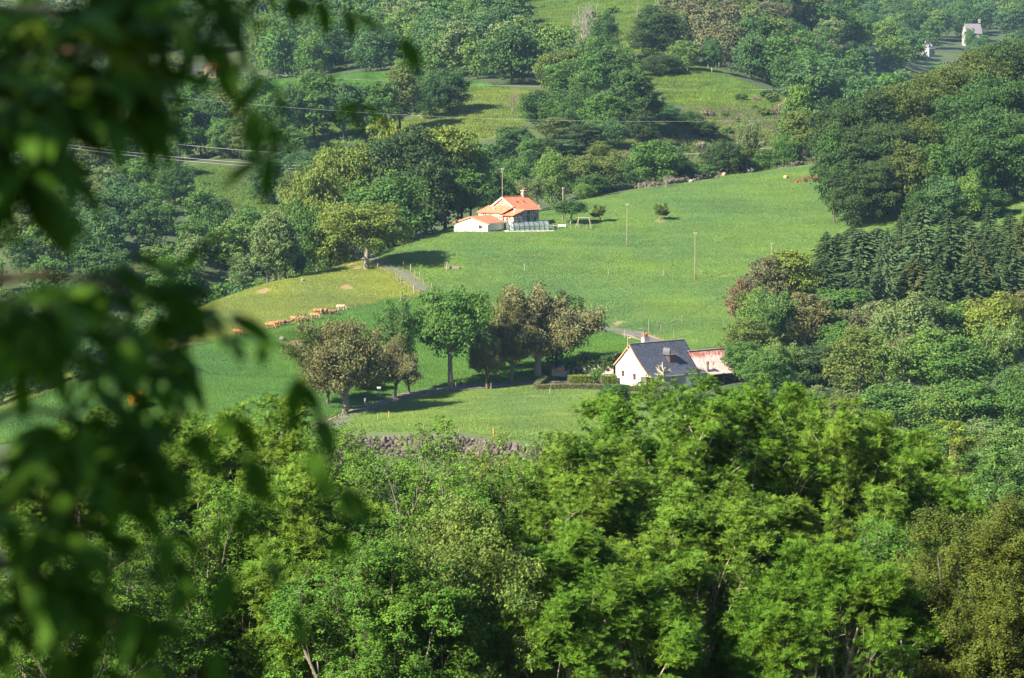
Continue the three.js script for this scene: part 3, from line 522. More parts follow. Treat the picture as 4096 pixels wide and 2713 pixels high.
// big trees round the sunny little meadow in the valley
[[150, 915, 158, 46, 'round', 'green', 'broad tree at the lower left of the sunny little meadow'], [176, 900, 166, 40, 'round2', 'deep', 'dark tree casting shade on the sunny little meadow'], [182, 978, 104, 38, 'tall', 'green', 'tall tree above the upper left of the little meadow'], [203, 985, 100, 40, 'round2', 'deep', 'rounded dark tree under the far stone barn'], [226, 976, 120, 38, 'round', 'green', 'green tree on the upper edge of the little meadow'], [247, 972, 126, 38, 'round2', 'olive', 'olive tree on the upper edge of the little meadow'], [267, 965, 132, 38, 'round', 'green', 'green tree at the upper right of the little meadow'], [287, 952, 142, 36, 'round2', 'deep', 'deep green tree right above the single round valley tree'], [302, 938, 152, 34, 'round', 'blue', 'bluish tree behind the left shoulder of the farm clump'], [268, 906, 162, 36, 'round', 'deep', 'single round dark tree at the right of the little meadow'], [292, 900, 172, 34, 'loose', 'sage', 'soft grey-green tree between valley meadow and farm clump'], [165, 945, 140, 36, 'round2', 'green', 'green tree at the upper left corner of the little meadow']]
  .forEach(([u, D, v, w, k, m, l]) => T(u, D, v, w, P[k], L[m], K.dark, 'valley_tree', l, 'tree', 'trees round the little meadow'));
[[20, 640, 302], [60, 640, 300], [100, 636, 312], [35, 606, 346], [85, 602, 346], [126, 616, 338], [-10, 610, 330]].sort((a, c) => a[0] - c[0]).forEach(([u, D, v], i) => T(u, D, v, 50, [P.round, P.round2][i % 2], [L.green, L.deep, L.blue][i % 3], K.dark, 'pasture_tree', 'leafy tree, ' + ordinal(i) + ' at the low end of the pasture', 'tree', 'trees at the low end of the pasture'));
// garden and meadow trees
T(570.5, 788, 201, 33, P.garden, L.deep, K.pale, 'garden_tree', 'dark flat topped garden tree with pale trunk beside the swing frame');
T(602, 792, 206, 19, P.orchard, L.olive, K.brown, 'orchard_tree', 'small round fruit tree right of the swing frame');
T(658.5, 797, 204.5, 19, P.orchard, L.olive, K.brown, 'orchard_tree', 'lone small leaning fruit tree in the open meadow');
// hedge row across the opposite slope
[[272, 985, 96, 40, 'round', 'green', 'green tree at the left start of the tall hedgerow'], [291, 1000, 88, 34, 'round2', 'deep', 'dark tree second in the tall hedgerow'], [316, 1005, 75, 50, 'tall', 'green', 'broad tall tree with ivied stems in the tall hedgerow'], [345, 1003, 84, 32, 'tall2', 'blue', 'bluish tree in the middle of the tall hedgerow'], [364, 1006, 88, 30, 'tall2', 'deep', 'thin dark tree in the middle of the tall hedgerow'], [381, 1004, 84, 34, 'tall', 'green', 'leafy tree with bare stems in the tall hedgerow'],
  [401, 1018, 70, 38, 'tall2', 'olive', 'tallest ragged tree near the right end of the hedgerow'], [430, 1040, 76, 36, 'round2', 'deep', 'dark round tree left of the hedgerow end'], [450, 1052, 70, 40, 'round', 'deep', 'dark round tree ending the hedgerow beside the yellow field'], [408, 1090, 60, 34, 'round', 'light', 'pale green tree behind the hedgerow end']]
  .forEach(([u, D, v, w, k, m, l]) => T(u, D, v, w, P[k], L[m], K.dark, 'hedgerow_tree', l, 'tree', 'tall hedgerow across the far slope'));
T(512, 1050, 92, 16, P.bare, null, K.grey, 'dead_tree', 'bare grey tree alone in the yellow field');
// copses below the yellow field
[[470, 950, 148, 30], [490, 955, 145, 34], [515, 968, 128, 40], [500, 935, 162, 28], [532, 955, 139, 32], [480, 930, 164, 28], [522, 932, 155, 30]].sort((a, c) => a[0] - c[0]).forEach(([u, D, v, w], i) => T(u, D, v, w, i % 2 ? P.round2 : P.round, [L.green, L.deep, L.blue][i % 3], K.dark, 'copse_tree', 'leafy tree, ' + ordinal(i) + ' of the copse between farmhouse and yellow field', 'tree', 'copse below the yellow field'));
[[540, 1015, 92, 40], [560, 1010, 95, 40], [555, 985, 118, 36], [580, 1000, 90, 46], [602, 990, 95, 44], [585, 968, 125, 40], [610, 968, 120, 36], [628, 1000, 72, 44], [645, 1010, 92, 34], [565, 960, 140, 34], [600, 950, 142, 28], [545, 955, 140, 30], [655, 1030, 100, 30], [668, 1025, 108, 26], [690, 1022, 112, 30], [705, 1018, 122, 26], [640, 985, 110, 34]]
  .sort((a, c) => a[0] - c[0]).forEach(([u, D, v, w], i) => T(u, D, v, w, [P.round, P.round2, P.tall, P.loose][i % 4], [L.deep, L.green, L.dark, L.blue, L.olive][(i * 7) % 5], K.dark, 'copse_tree', 'dark leafy tree, ' + ordinal(i) + ' in the wood on the scrubby spur', 'tree', 'wood on the scrubby spur'));
T(655, 1185, 9, 50, P.beech2, L.dark, K.dark, 'spur_tree', 'great dark rounded tree below the high meadow').name = 'beech_tree_020';
T(660, 1150, 55, 44, P.round2, L.dark, K.dark, 'spur_tree', 'grey-green dome shaped tree on the spur below the great dark tree');
T(682, 1160, 42, 40, P.loose, L.light, K.grey, 'spur_tree', 'bright open crowned tree at the top of the spur meadow');
T(710, 1160, 40, 22, P.tall2, L.blue, K.pale, 'spur_tree', 'slender bluish tree against the shaded wood above the spur');
T(580, 1235, 5, 36, P.bare, null, K.bleached, 'dead_tree', 'large bleached half-dead tree below the high meadow');
T(604, 1225, 14, 32, P.loose, L.deep, K.dark, 'spur_tree', 'ragged dark tree beside the bleached dead tree');
T(635, 1210, 0, 4, P.bare, null, K.bleached, 'dead_tree', 'thin grey snag above the high meadow').visible = true;
// wooded rise at the right
[[1010, 930, 52, 60, 'beech2', 'beech'], [985, 925, 60, 60, 'beech', 'beech'], [958, 905, 72, 56, 'beech2', 'beech'], [1024, 905, 50, 60, 'beech', 'deep'], [935, 890, 82, 50, 'beech', 'beech'], [838, 800, 108, 52, 'beech', 'dark'], [862, 812, 98, 60, 'beech2', 'dark'], [895, 820, 92, 60, 'beech', 'beech'], [925, 835, 84, 56, 'beech2', 'beech'], [850, 785, 140, 56, 'beech2', 'dark'], [885, 790, 128, 60, 'beech', 'dark'], [915, 795, 125, 56, 'beech2', 'beech'], [945, 850, 72, 60, 'beech', 'beech'], [975, 865, 60, 60, 'beech2', 'beech'], [1005, 875, 48, 60, 'beech', 'dark'], [960, 815, 100, 60, 'beech', 'deep'], [990, 830, 80, 60, 'beech2', 'deep'], [1020, 835, 90, 56, 'beech', 'deep'], [833, 784, 132, 34, 'tall', 'deep'], [875, 778, 165, 54, 'beech', 'dark'], [850, 775, 172, 44, 'round2', 'dark'], [905, 778, 148, 50, 'loose', 'beech'], [930, 778, 150, 36, 'tall2', 'green'], [1000, 792, 118, 80, 'beech', 'deep'], [965, 785, 140, 50, 'round2', 'deep'], [1022, 790, 130, 60, 'round', 'deep']]
  .sort((a, c) => a[0] - c[0]).forEach(([u, D, v, w, k, m], i) => T(u, D, v - 3, w * 1.12, P[k], L[m], K.dark, 'beech_tree', 'tall beech, ' + ordinal(i) + ' in the dense dark wood right of the meadow', 'tree', 'dark wood right of the meadow'));
T(940, 772, 178, 50, P.round, L.blue, K.dark, 'edge_tree', 'bluish green round tree at the foot of the dark wood');
T(965, 771, 176, 40, P.round2, L.light, K.dark, 'edge_tree', 'bright green tree at the foot of the dark wood');
T(916, 771, 192, 30, P.loose, L.deep, K.dark, 'edge_tree', 'small loose tree where the wood meets the orange marker');
T(990, 773, 190, 34, P.round, L.deep, K.dark, 'edge_tree', 'deep green low tree at the right end of the wood edge');
// plantation of spruces
[[822, 702, 246, 30, 0, 'spruce'], [834, 700, 236, 30, 2, 'spruce'], [848, 706, 240, 28, 1, 'spruceBlue'], [862, 700, 226, 36, 0, 'spruceBlue'], [876, 706, 226, 34, 2, 'spruceBlue'], [890, 700, 230, 32, 1, 'spruceBlue'], [904, 704, 224, 32, 0, 'spruce'], [918, 700, 226, 34, 2, 'spruceBlue'], [930, 694, 234, 30, 1, 'spruceWarm'], [944, 700, 228, 36, 0, 'spruce'], [958, 704, 226, 34, 2, 'spruceBlue'], [972, 698, 232, 32, 1, 'spruceWarm'], [986, 700, 222, 32, 0, 'spruce'], [1000, 704, 226, 30, 2, 'spruce'], [1012, 698, 214, 30, 0, 'spruce'], [1024, 696, 228, 34, 1, 'spruceWarm'],
  [828, 716, 244, 30, 1, 'spruce'], [855, 718, 238, 32, 0, 'spruce'], [883, 720, 236, 32, 2, 'spruceBlue'], [911, 718, 238, 32, 1, 'spruce'], [938, 716, 240, 30, 0, 'spruceBlue'], [965, 718, 238, 32, 1, 'spruce'], [993, 716, 236, 32, 2, 'spruce'], [1018, 714, 236, 32, 0, 'spruceBlue'], [855, 678, 268, 30, 0, 'spruce'], [882, 676, 266, 30, 1, 'spruceBlue'], [910, 676, 264, 32, 2, 'spruceWarm'], [940, 674, 268, 30, 0, 'spruce'], [968, 674, 268, 30, 2, 'spruce'], [995, 674, 270, 30, 1, 'spruceBlue'],
  [840, 690, 258, 28, 1, 'spruceBlue'], [868, 688, 252, 34, 2, 'spruceBlue'], [896, 688, 250, 32, 0, 'spruceWarm'], [924, 686, 256, 30, 2, 'spruceBlue'], [955, 686, 254, 30, 1, 'spruceWarm'], [980, 684, 256, 32, 1, 'spruceWarm'], [812, 690, 268, 26, 0, 'spruce'], [1005, 686, 258, 32, 2, 'spruce']]
  .sort((a, c) => a[0] - c[0]).forEach(([u, D, v, w, k, m], i) => T(u + 4 * Math.sin(i * 9.1), D + 16 * Math.sin(i * 5.1), v - 2 + 10 * Math.sin(i * 2.7) + 9 * Math.sin(i * 7.9), w * (1.75 + 0.45 * Math.sin(i * 3.3)), P.spruce[k], L[m], K.brown, 'spruce_tree', 'dark spruce, ' + ordinal(i) + ' in the conifer plantation', 'tree', 'spruce plantation'));
// mixed wood below the spruces
[[748, 618, 330, 44, 'loose', 'olive', 'pale', 'knotty olive tree leaning over the rusty barn roof'], [760, 640, 302, 40, 'round2', 'light', 'dark', 'light green tree right above the rusty barn roof'], [765, 668, 268, 44, 'loose', 'bud', 'dark', 'greyish brown tree at the meadow edge beside the last pole'], [790, 672, 262, 44, 'tall', 'yellow', 'dark', 'yellow-green tree in front of the first spruces'], [742, 655, 290, 28, 'loose', 'russet', 'dark', 'smaller reddish tree lowest on the meadow edge'],
  [775, 628, 302, 56, 'sparse', 'green', 'pale', 'open green tree with long white stems above the barn'], [805, 640, 304, 56, 'loose', 'walnut', 'pale', 'brownish tree with pale crooked boughs below the spruces'], [840, 655, 300, 56, 'round', 'green', 'dark', 'rounded green tree directly below the spruces'], [868, 640, 313, 48, 'loose', 'bud', 'pale', 'greyish budding tree in the middle of the mixed wood'], [905, 632, 308, 66, 'round2', 'sage', 'dark', 'broad silvery green tree in the middle of the mixed wood'], [945, 642, 313, 54, 'round', 'green', 'dark', 'fresh green tree right of the silvery tree'], [990, 640, 307, 64, 'round2', 'yellow', 'dark', 'yellow-green tree under the last spruces'], [1018, 650, 302, 40, 'loose', 'walnut', 'dark', 'brownish tree at the right edge under the spruces'],
  [744, 606, 352, 36, 'round', 'green', 'dark', 'leafy green tree beside the end of the barn'], [768, 596, 362, 48, 'round2', 'green', 'dark', 'bushy green tree below the barn'], [790, 602, 352, 56, 'sparse', 'light', 'pale', 'tree with white forked trunk in the mixed wood'], [825, 602, 356, 54, 'round', 'dark', 'dark', 'dark hollow tree in the heart of the mixed wood'], [860, 590, 340, 60, 'loose', 'olive', 'pale', 'olive tree with fanned thin branches'], [895, 585, 352, 60, 'sparse', 'light', 'pale', 'light green tree near the lower edge of the mixed wood'], [930, 590, 340, 56, 'tall2', 'light', 'pale', 'airy light green tree low in the mixed wood'], [962, 582, 350, 56, 'tall2', 'green', 'pale', 'green tree with a tall white stem at the right'], [1000, 590, 335, 60, 'sparse', 'light', 'pale', 'tall green tree with white trunk near the right edge'], [1022, 575, 380, 44, 'round2', 'green', 'dark', 'vivid green tree at the right edge above the bare pole'],
  [770, 560, 400, 56, 'round', 'green', 'dark', 'mid green tree behind the crown of the near ash'], [810, 556, 398, 60, 'round2', 'sage', 'dark', 'silvery green tree low behind the near ash'], [850, 548, 402, 56, 'loose', 'olive', 'dark', 'olive bush-like tree behind the near ash'], [890, 545, 395, 60, 'round', 'green', 'dark', 'green tree low at the foot of the mixed wood'], [930, 542, 400, 56, 'round2', 'light', 'dark', 'leafy green tree at the foot of the mixed wood'], [970, 545, 392, 56, 'round', 'green', 'dark', 'green rounded tree at the foot of the mixed wood near the right edge'], [1012, 545, 398, 56, 'round2', 'green', 'dark', 'leafy tree at the foot of the mixed wood by the right edge'], [845, 622, 335, 46, 'round2', 'green', 'dark', 'green tree wedged between olive and silvery trees'], [910, 612, 345, 44, 'loose', 'bud', 'pale', 'budding grey tree below the silvery tree'], [742, 580, 394, 36, 'round2', 'green', 'dark', 'green tree below the barn close to the near ash crown'], [700, 583, 396, 34, 'round', 'deep', 'dark', 'dark tree in front of the barn foot'], [660, 570, 384, 30, 'loose', 'sage', 'grey', 'feathery pale tree in front of the white house']]
  .forEach(([u, D, v, w, k, m, wd, l]) => T(u, D, v - (u > 740 ? 9 : 2), w * 1.2, P[k], L[m], K[wd], 'woodland_tree', l, 'tree', 'mixed wood below the spruces'));
[[745, 530, 418], [785, 528, 424], [825, 522, 428], [868, 518, 424], [905, 520, 430], [945, 515, 426], [985, 518, 422], [1020, 512, 428], [765, 500, 446], [810, 498, 450], [855, 496, 452], [900, 498, 450], [950, 495, 452], [1000, 498, 450]].sort((a, c) => a[0] - c[0]).forEach(([u, D, v], i) => T(u, D, v, 74, [P.round, P.round2, P.loose][i % 3], [L.green, L.light, L.green, L.sage, L.light][(i * 3) % 5], K.dark, 'riverside_tree', 'leafy tree, ' + ordinal(i) + ' along the valley bottom above the near treetops', 'tree', 'trees along the valley bottom'));
T(615, 560, 385, 34, P.round, L.deep, K.dark, 'field_tree', 'dark green tree in the lower field before the white house');
// far woods, tree by tree, standing on the opposite slopes
const FAR_ZONES = [
  ['leafy tree in the hazy forest above the hedgerow and yellow field', 'forest above the hedgerow', [[270, 1165], [300, 1170], [390, 1160], [520, 1128], [560, 1140], [580, 1200], [545, 1235], [520, 1330], [505, 1620], [-60, 1680], [-60, 1420], [150, 1400], [270, 1335]], 16, 27, ['green', 'green', 'blue', 'deep', 'light', 'sage', 'blue'], 16, 24],
  ['tree of the thick wood left of the bleached dead tree', 'wood left of the high meadow', [[530, 1070], [590, 1050], [630, 1075], [645, 1140], [615, 1200], [590, 1210], [550, 1120]], 13, 20, ['green', 'deep', 'green', 'olive', 'blue'], 12, 17],
  ['tree of the valley wood seen through the near leaves at left', 'valley wood at the left', [[-40, 660], [40, 695], [150, 728], [235, 748], [300, 790], [380, 830], [420, 870], [350, 872], [300, 842], [230, 862], [160, 895], [60, 930], [-40, 920]], 13, 19, ['green', 'blue', 'light', 'green', 'sage', 'deep'], 10, 15],
  ['tree of the wood climbing left of the sunny little meadow', 'wood left of the little meadow', [[-40, 930], [100, 940], [170, 955], [175, 980], [260, 985], [275, 1090], [200, 1115], [180, 1180], [170, 1330], [-40, 1420]], 16, 27, ['green', 'light', 'blue', 'green', 'olive', 'deep'], 15, 21],
  ['round tree right of the sunny little meadow in the valley', 'wood right of the little meadow', [[268, 945], [300, 900], [330, 880], [420, 900], [480, 925], [440, 960], [400, 965], [330, 962], [275, 965]], 13, 19, ['green', 'deep', 'green', 'blue'], 11, 15],
  ['tree of the grey-green wood on the spur right of the high meadow', 'wood on the upper spur', [[670, 1215], [700, 1180], [730, 1175], [770, 1180], [800, 1230], [840, 1320], [830, 1600], [660, 1600], [660, 1300]], 15, 26, ['bud', 'olive', 'bud', 'deep', 'blue', 'sage'], 16, 21],
  ['tree in the wooded side valley behind the dark beeches', 'side valley wood', [[735, 1120], [790, 1075], [830, 1060], [860, 1020], [930, 1010], [930, 1440], [860, 1450], [850, 1600], [800, 1560], [780, 1250]], 16, 27, ['deep', 'blue', 'green', 'green', 'blue'], 16, 22],
  ['tree around the far houses at the head of the side valley', 'woods round the far houses', [[830, 1600], [870, 1545], [915, 1555], [920, 1760], [920, 1930], [960, 2030], [985, 2060], [1060, 1990], [1060, 2600], [820, 2600], [820, 1800]], 22, 44, ['blue', 'deep', 'green', 'blue', 'light'], 17, 24],
  ['tree on the sunny flat before the far houses', 'trees before the far houses', [[968, 1640], [1060, 1560], [1060, 1940], [990, 1950], [972, 1860]], 18, 36, ['blue', 'light', 'green'], 13, 18],
];
const HOUSES_CLEAR = [[215, 1330, 16, 70], [185, 1340, 12, 70], [930, 1895, 9, 90], [970, 2000, 10, 80]].map(([u, D, r, f]) => [alongAt(u, D), D, r, f]);
const farSpots = [];
FAR_ZONES.forEach(([label, group, uD, sx, sd, mats, h0, h1], zi) => {
  const r = RNG(5000 + zi), Pz = poly(...uD), x0 = Math.min(...Pz.map((p) => p[0])), x1 = Math.max(...Pz.map((p) => p[0])), d0 = Math.min(...Pz.map((p) => p[1])), d1 = Math.max(...Pz.map((p) => p[1]));
  let row = 0;
  for (let D = d0; D <= d1; D += sd, row++) for (let x = x0 + (row % 2) * sx / 2; x <= x1; x += sx) {
    const X = x + (r() - 0.5) * sx * 0.8, DD = D + (r() - 0.5) * sd * 0.8, k = Math.floor(r() * 6), mi = Math.floor(r() * mats.length), hh = lerp(h0, h1, r()), wf = 0.85 + 0.4 * r(), tu = r() * 6.28;
    if (inPoly(Pz, X, DD) < 0 || Math.abs(X) > DD * 0.18 + 10) continue;
    if (HOUSES_CLEAR.some(([hx, hd, rr, f]) => Math.abs(X - hx) < rr && DD > hd - f && DD < hd + 12)) continue;
    if (FIELDS.some((f) => f.c !== 'scrub' && inPoly(f.P, X, DD) > (f.c === 'pasture' || f.c === 'meadow' ? -3 : 2))) continue;
    const u = 512 + X / DD * FOCAL, topV = 339 - ((height(X, -DD) + hh) * CP + -DD * SP) / (DD * CP - (height(X, -DD) + hh) * SP) * FOCAL; if ([[219, 78, 1330, 15], [187, 80, 1342, 7], [927, 58, 1895, 9], [972, 38, 2000, 10]].some(([hu, hv, hd, hw]) => Math.abs(u - hu) < hw + 5 && DD < hd && topV < hv)) continue; if (u > 520 && u < 642 && DD > 1150 && topV < 27) continue; const hidden = u < 115 || (u < 250 && DD > 1380);
    farSpots.push({ p: V(X, height(X, -DD) - 0.4, -DD), hh, w: hh * 0.84 * wf, k, m: mats[mi], tu, label, group, rank: DD + (hidden ? 2000 : 0) });
  }
});
farSpots.sort((a, b) => a.rank - b.rank);
for (const s of farSpots.slice(0, 300)) TP(s.p, s.hh, s.w, P.far[s.k], L[s.m], K.dark, 'forest_tree', s.label, 'tree', s.group, s.tu);
{ // what lies farthest up the slopes, or behind the near leaves, reads as one mass of woodland
  const rest = farSpots.slice(300), proto = P.far[1]; protoWidth(proto);
  const inst = new THREE.InstancedMesh(proto.crown, leafMat(1, 1, 1), rest.length), M = new THREE.Matrix4(), q = new THREE.Quaternion();
  rest.forEach((s, i) => { const sc = s.hh / proto.top, wx = s.w / proto.w; q.setFromAxisAngle(V(0, 1, 0), s.tu); M.compose(s.p, q, V(wx, sc, wx)); inst.setMatrixAt(i, M); inst.setColorAt(i, L[s.m].color); });
  inst.name = 'distant_woodland'; shade(inst); scene.add(inst); tag(inst, 'hazy distant woodland high on the far slopes', 'woodland', null, 'stuff');
  console.log('far trees', farSpots.length);
}
// bare pale stems and shrubs here and there on the slopes
[[97, 900, 198, 20, 'bleached dead tree with spread boughs in the valley wood'], [157, 1010, 98, 12, 'tall bleached snag below the far stone tower']].forEach(([u, D, v, w, l]) => T(u, D, v, w, P.bare, null, K.bleached, 'dead_tree', l));
{
  const r = RNG(71); let n = 0;
  const zones = [[poly([600, 945], [660, 945], [740, 975], [830, 1000], [830, 1055], [760, 1095], [690, 1050], [640, 1000]), 70], [poly([560, 1300], [640, 1200], [650, 1300], [600, 1400]), 7]];
  for (const [Pz, cnt] of zones) for (let k = 0, t = 0; k < cnt && t < 4000; t++) {
    const x = lerp(Math.min(...Pz.map((p) => p[0])), Math.max(...Pz.map((p) => p[0])), r()), D = lerp(Math.min(...Pz.map((p) => p[1])), Math.max(...Pz.map((p) => p[1])), r());
    if (inPoly(Pz, x, D) < 1) continue; k++;
    const brush = r() < 0.55, s = 0.7 + 1.1 * r();
    TP(V(x, height(x, -D), -D), (brush ? 1.2 : 1.9) * s, (brush ? 3.2 : 3.4) * s, brush ? P.lowBush : P.bush[n++ % 3], brush ? L.brush : [L.olive, L.deep, L.green][n % 3], K.brown, 'scrub_bush', k > 60 || cnt < 10 ? 'low dark bush dotted on the high meadow or scrubby spur' : 'low dark bush dotted on the high meadow or scrubby spur', 'bush', 'bushes on the far slopes');
  }
}
// ------------------------------------------------------------------ treetops below the viewpoint, leaf by leaf
function leafCluster(seed, kind) {
  const r = RNG(seed), Q = new Quads(400), n = V(0, 0, 0), t = V(0, 0, 0), d = V(0, 0, 0), p = V(0, 0, 0);
  const one = (x, y, z, dir, nor, len, wid, v, w) => Q.add(x + dir.x * len / 2, y + dir.y * len / 2, z + dir.z * len / 2, nor, dir, len, wid, v * (1 + w), v, v * (1 - w));
  if (kind === 'ash') {
    for (let k = 0; k < 6; k++) {
      const az = k * 2.4 + r(), tilt = k === 0 ? 0.2 : lerp(0.55, 1.25, r()), L = lerp(0.20, 0.32, r()), v = 0.85 + 0.3 * r(), w = 0.14 * (r() - 0.5);
      d.set(Math.cos(az) * Math.sin(tilt), Math.cos(tilt), Math.sin(az) * Math.sin(tilt)); const side = V(-Math.sin(az), 0, Math.cos(az)), nor = V(0, 0, 0).crossVectors(side, d).normalize(); if (nor.y < 0) nor.negate();
      p.set(0, (r() - 0.5) * 0.12, 0);
      for (let i = 0; i < 5; i++) {
        p.addScaledVector(d, L / 5); d.y -= 0.10; d.normalize();
        for (const s of i === 4 ? [0] : [-1, 1]) { t.copy(d).multiplyScalar(0.55).addScaledVector(side, s * 0.85); t.y -= 0.12; t.normalize(); n.copy(nor); n.x += (r() - 0.5) * 0.5; n.z += (r() - 0.5) * 0.5; n.addScaledVector(t, -n.dot(t)).normalize(); one(p.x, p.y, p.z, t, n, 0.105 * lerp(0.8, 1.2, r()), 0.040, v * (0.9 + 0.2 * r()), w); }
      }
    }
  } else {
    const cfg = { hazel: [15, 0.085, 0.075, 0.14, 0.2], cherry: [13, 0.125, 0.050, 0.15, 0.9], oak: [16, 0.065, 0.040, 0.13, 0.25], maple: [12, 0.11, 0.09, 0.16, 0.35] }[kind];
    for (let k = 0; k < cfg[0]; k++) {
      randDir(r, p).multiplyScalar(cfg[3] * Math.cbrt(r())); const az = r() * 6.28; t.set(Math.cos(az), -cfg[4] * lerp(0.6, 1.6, r()) + 0.2, Math.sin(az)).normalize(); randDir(r, n).multiplyScalar(0.6); n.y += 0.9; n.addScaledVector(t, -n.dot(t)).normalize();
      one(p.x, p.y, p.z, t, n, cfg[1] * lerp(0.7, 1.25, r()), cfg[2] * lerp(0.8, 1.15, r()), 0.82 + 0.36 * r(), 0.18 * (r() - 0.5));
    }
  }
  return Q.build();
}
const CLUSTER = { ash: leafCluster(61, 'ash'), ash2: leafCluster(62, 'ash'), hazel: leafCluster(63, 'hazel'), cherry: leafCluster(64, 'cherry'), oak: leafCluster(65, 'oak'), maple: leafCluster(66, 'maple') };
const NEARLEAF = { ash: leafMat(1, 1, 1, 0.24, 0.7, { specularIntensity: 0.25 }), hazel: leafMat(1, 1, 1, 0.24, 0.65, { specularIntensity: 0.3 }) };
function nearTree(seed, u, D, vTop, width, kind, tint, wood, label, o = {}, per = 3, name = 'near_tree', yBase = null) {
  const g = grow(seed, { trunkLen: 4.2, trunkR: 0.24, kids: [7, 6, 5, 4], ratio: [1.35, 0.72, 0.58, 0.5], spread: [46, 46, 48, 48], up: 0.055, wob: 0.13, minR: 0.012, ...o });
  const b = onLand(u, D); if (yBase !== null) b.y = yBase;
  const hs = g.tips.map((t) => t.p.y).sort((a, b) => a - b), ws = g.tips.map((t) => Math.hypot(t.p.x, t.p.z)).sort((a, b) => a - b), h = hs[Math.floor(hs.length * 0.985)], w = ws[Math.floor(ws.length * 0.95)], hm = hs[hs.length - 1], wm = ws[ws.length - 1];
  // the leading shoots all end in one rounded crown
  const tame = (p) => { const q = Math.hypot(p.x, p.z) / w, dome = h * Math.sqrt(Math.max(0.15, 1 - 0.42 * Math.min(1, q * q))), lim = 0.72 * dome; if (p.y > lim) p.y = lim + (dome * 1.0 - lim) * (1 - Math.exp(-(p.y - lim) / (dome * 1.0 - lim))); if (q > 0.75) { const k = (0.75 + 0.27 * (1 - Math.exp(-(q - 0.75) / 0.27))) / q; p.x *= k; p.z *= k; } return p; };
  for (const t of g.tips) tame(t.p); { const a = g.wood.attributes.position, q = V(0, 0, 0); for (let i = 0; i < a.count; i++) { q.fromBufferAttribute(a, i); tame(q); a.setXYZ(i, q.x, q.y, q.z); } g.wood.computeVertexNormals(); }
  const ht = g.tips.map((t) => t.p.y).sort((a, c) => a - c), H = place(u, vTop, D).y - b.y + 0.1, s = H / ht[Math.floor(ht.length * 0.995)], sx = width / (2 * w);
  const root = thing(name, label, 'tree', b, 0, 'treetops below the viewpoint');
  const W = g.wood.clone().scale(sx, s, sx); part(root, 'trunk', W, wood);
  const r = RNG(seed + 5), list = [], jit = kind === 'ash' ? 0.75 : 0.65;
  for (const t of g.tips) for (let k = 0; k < per; k++) { if (k && r() < 0.25) continue; if (kind === 'ash' && r() > 0.05 + smooth(0.54, 0.86, Math.hypot(t.p.x / w, t.p.z / w, (t.p.y / h - 0.42) / 0.56))) continue; list.push([V(t.p.x * sx + (r() - 0.5) * jit, t.p.y * s + (r() - 0.5) * jit * 0.7, t.p.z * sx + (r() - 0.5) * jit), t.d, k]); }
  const geo = kind === 'ash' ? [CLUSTER.ash, CLUSTER.ash2][seed % 2] : CLUSTER[kind];
  const inst = new THREE.InstancedMesh(geo, kind === 'ash' ? NEARLEAF.ash : NEARLEAF.hazel, list.length), M = new THREE.Matrix4(), q = new THREE.Quaternion(), q2 = new THREE.Quaternion(), C = new THREE.Color(), up = V(0, 1, 0);
  list.forEach(([p, d, k], i) => {
    const dd = d.clone().multiplyScalar(0.5); dd.y += 0.7; dd.x += (r() - 0.5) * 0.7; dd.z += (r() - 0.5) * 0.7; dd.normalize(); q.setFromUnitVectors(up, dd); q2.setFromAxisAngle(up, r() * 6.28); q.multiply(q2);
    const sc = (o.leafScale ?? 1) * lerp(0.62, 1.0, r()); M.compose(p, q, V(sc, sc, sc)); inst.setMatrixAt(i, M);
    const v = lerp(0.8, 1.2, r()) * (1 + 0.15 * noise3(p.x / 1.5 + seed, p.y / 1.5, p.z / 1.5)), wm = 0.12 * noise3(p.x / 2 + 50, p.y / 2, p.z / 2); C.setRGB(tint[0] * v * (1 + wm), tint[1] * v, tint[2] * v * (1 - wm)); inst.setColorAt(i, C);
  });
  inst.name = 'crown'; inst.userData.kind = 'stuff'; shade(inst); root.add(inst); nearCount += list.length; return root;
}
let nearCount = 0;
const ASH = [0.088, 0.182, 0.014], ASH2 = [0.112, 0.202, 0.020], HAZEL = [0.098, 0.208, 0.020], CHERRY = [0.130, 0.205, 0.040], OAKN = [0.098, 0.128, 0.016], MAPLE = [0.080, 0.182, 0.020];
nearTree(811, 668, 110, 402, 11.5, 'ash', ASH, K.pale, 'largest ash crown below the white house with many pale branches', {}, 6, 'near_ash_tree');
nearTree(812, 765, 116, 399, 12.5, 'ash', ASH, K.pale, 'broad ash crown in the lower middle right of the view', {}, 6, 'near_ash_tree');
nearTree(813, 575, 104, 446, 9.5, 'ash', ASH2, K.pale, 'ash crown with drooping edge left of the largest ash', {}, 6, 'near_ash_tree');
nearTree(814, 868, 120, 446, 11, 'ash', ASH, K.pale, 'ash crown sloping down toward the lower right corner', {}, 6, 'near_ash_tree');
nearTree(815, 715, 98, 500, 10, 'ash', ASH2, K.pale, 'lower ash crown with thick white stems at the bottom edge', { trunkR: 0.3 }, 6, 'near_ash_tree');
nearTree(816, 905, 104, 520, 9, 'maple', MAPLE, K.grey, 'glossy dark green maple crown near the lower right corner', {}, 3, 'near_maple_tree');
nearTree(833, 715, 113, 397, 11, 'ash', ASH, K.pale, 'ash crown joining the two broad crowns below the barn', {}, 6, 'near_ash_tree');
nearTree(834, 822, 112, 423, 10, 'ash', ASH2, K.pale, 'light ash crown left of the sloping crown at the right', {}, 6, 'near_ash_tree');
nearTree(817, 990, 96, 512, 7.8, 'oak', OAKN, K.dark, 'bronze-green oak crown in the lower right corner', { leafScale: 1.5 }, 6, 'near_oak_tree');
nearTree(818, 425, 102, 436, 9.5, 'hazel', HAZEL, K.grey, 'bright round leaved hazel crown below the stone bank', {}, 4, 'near_hazel_tree');
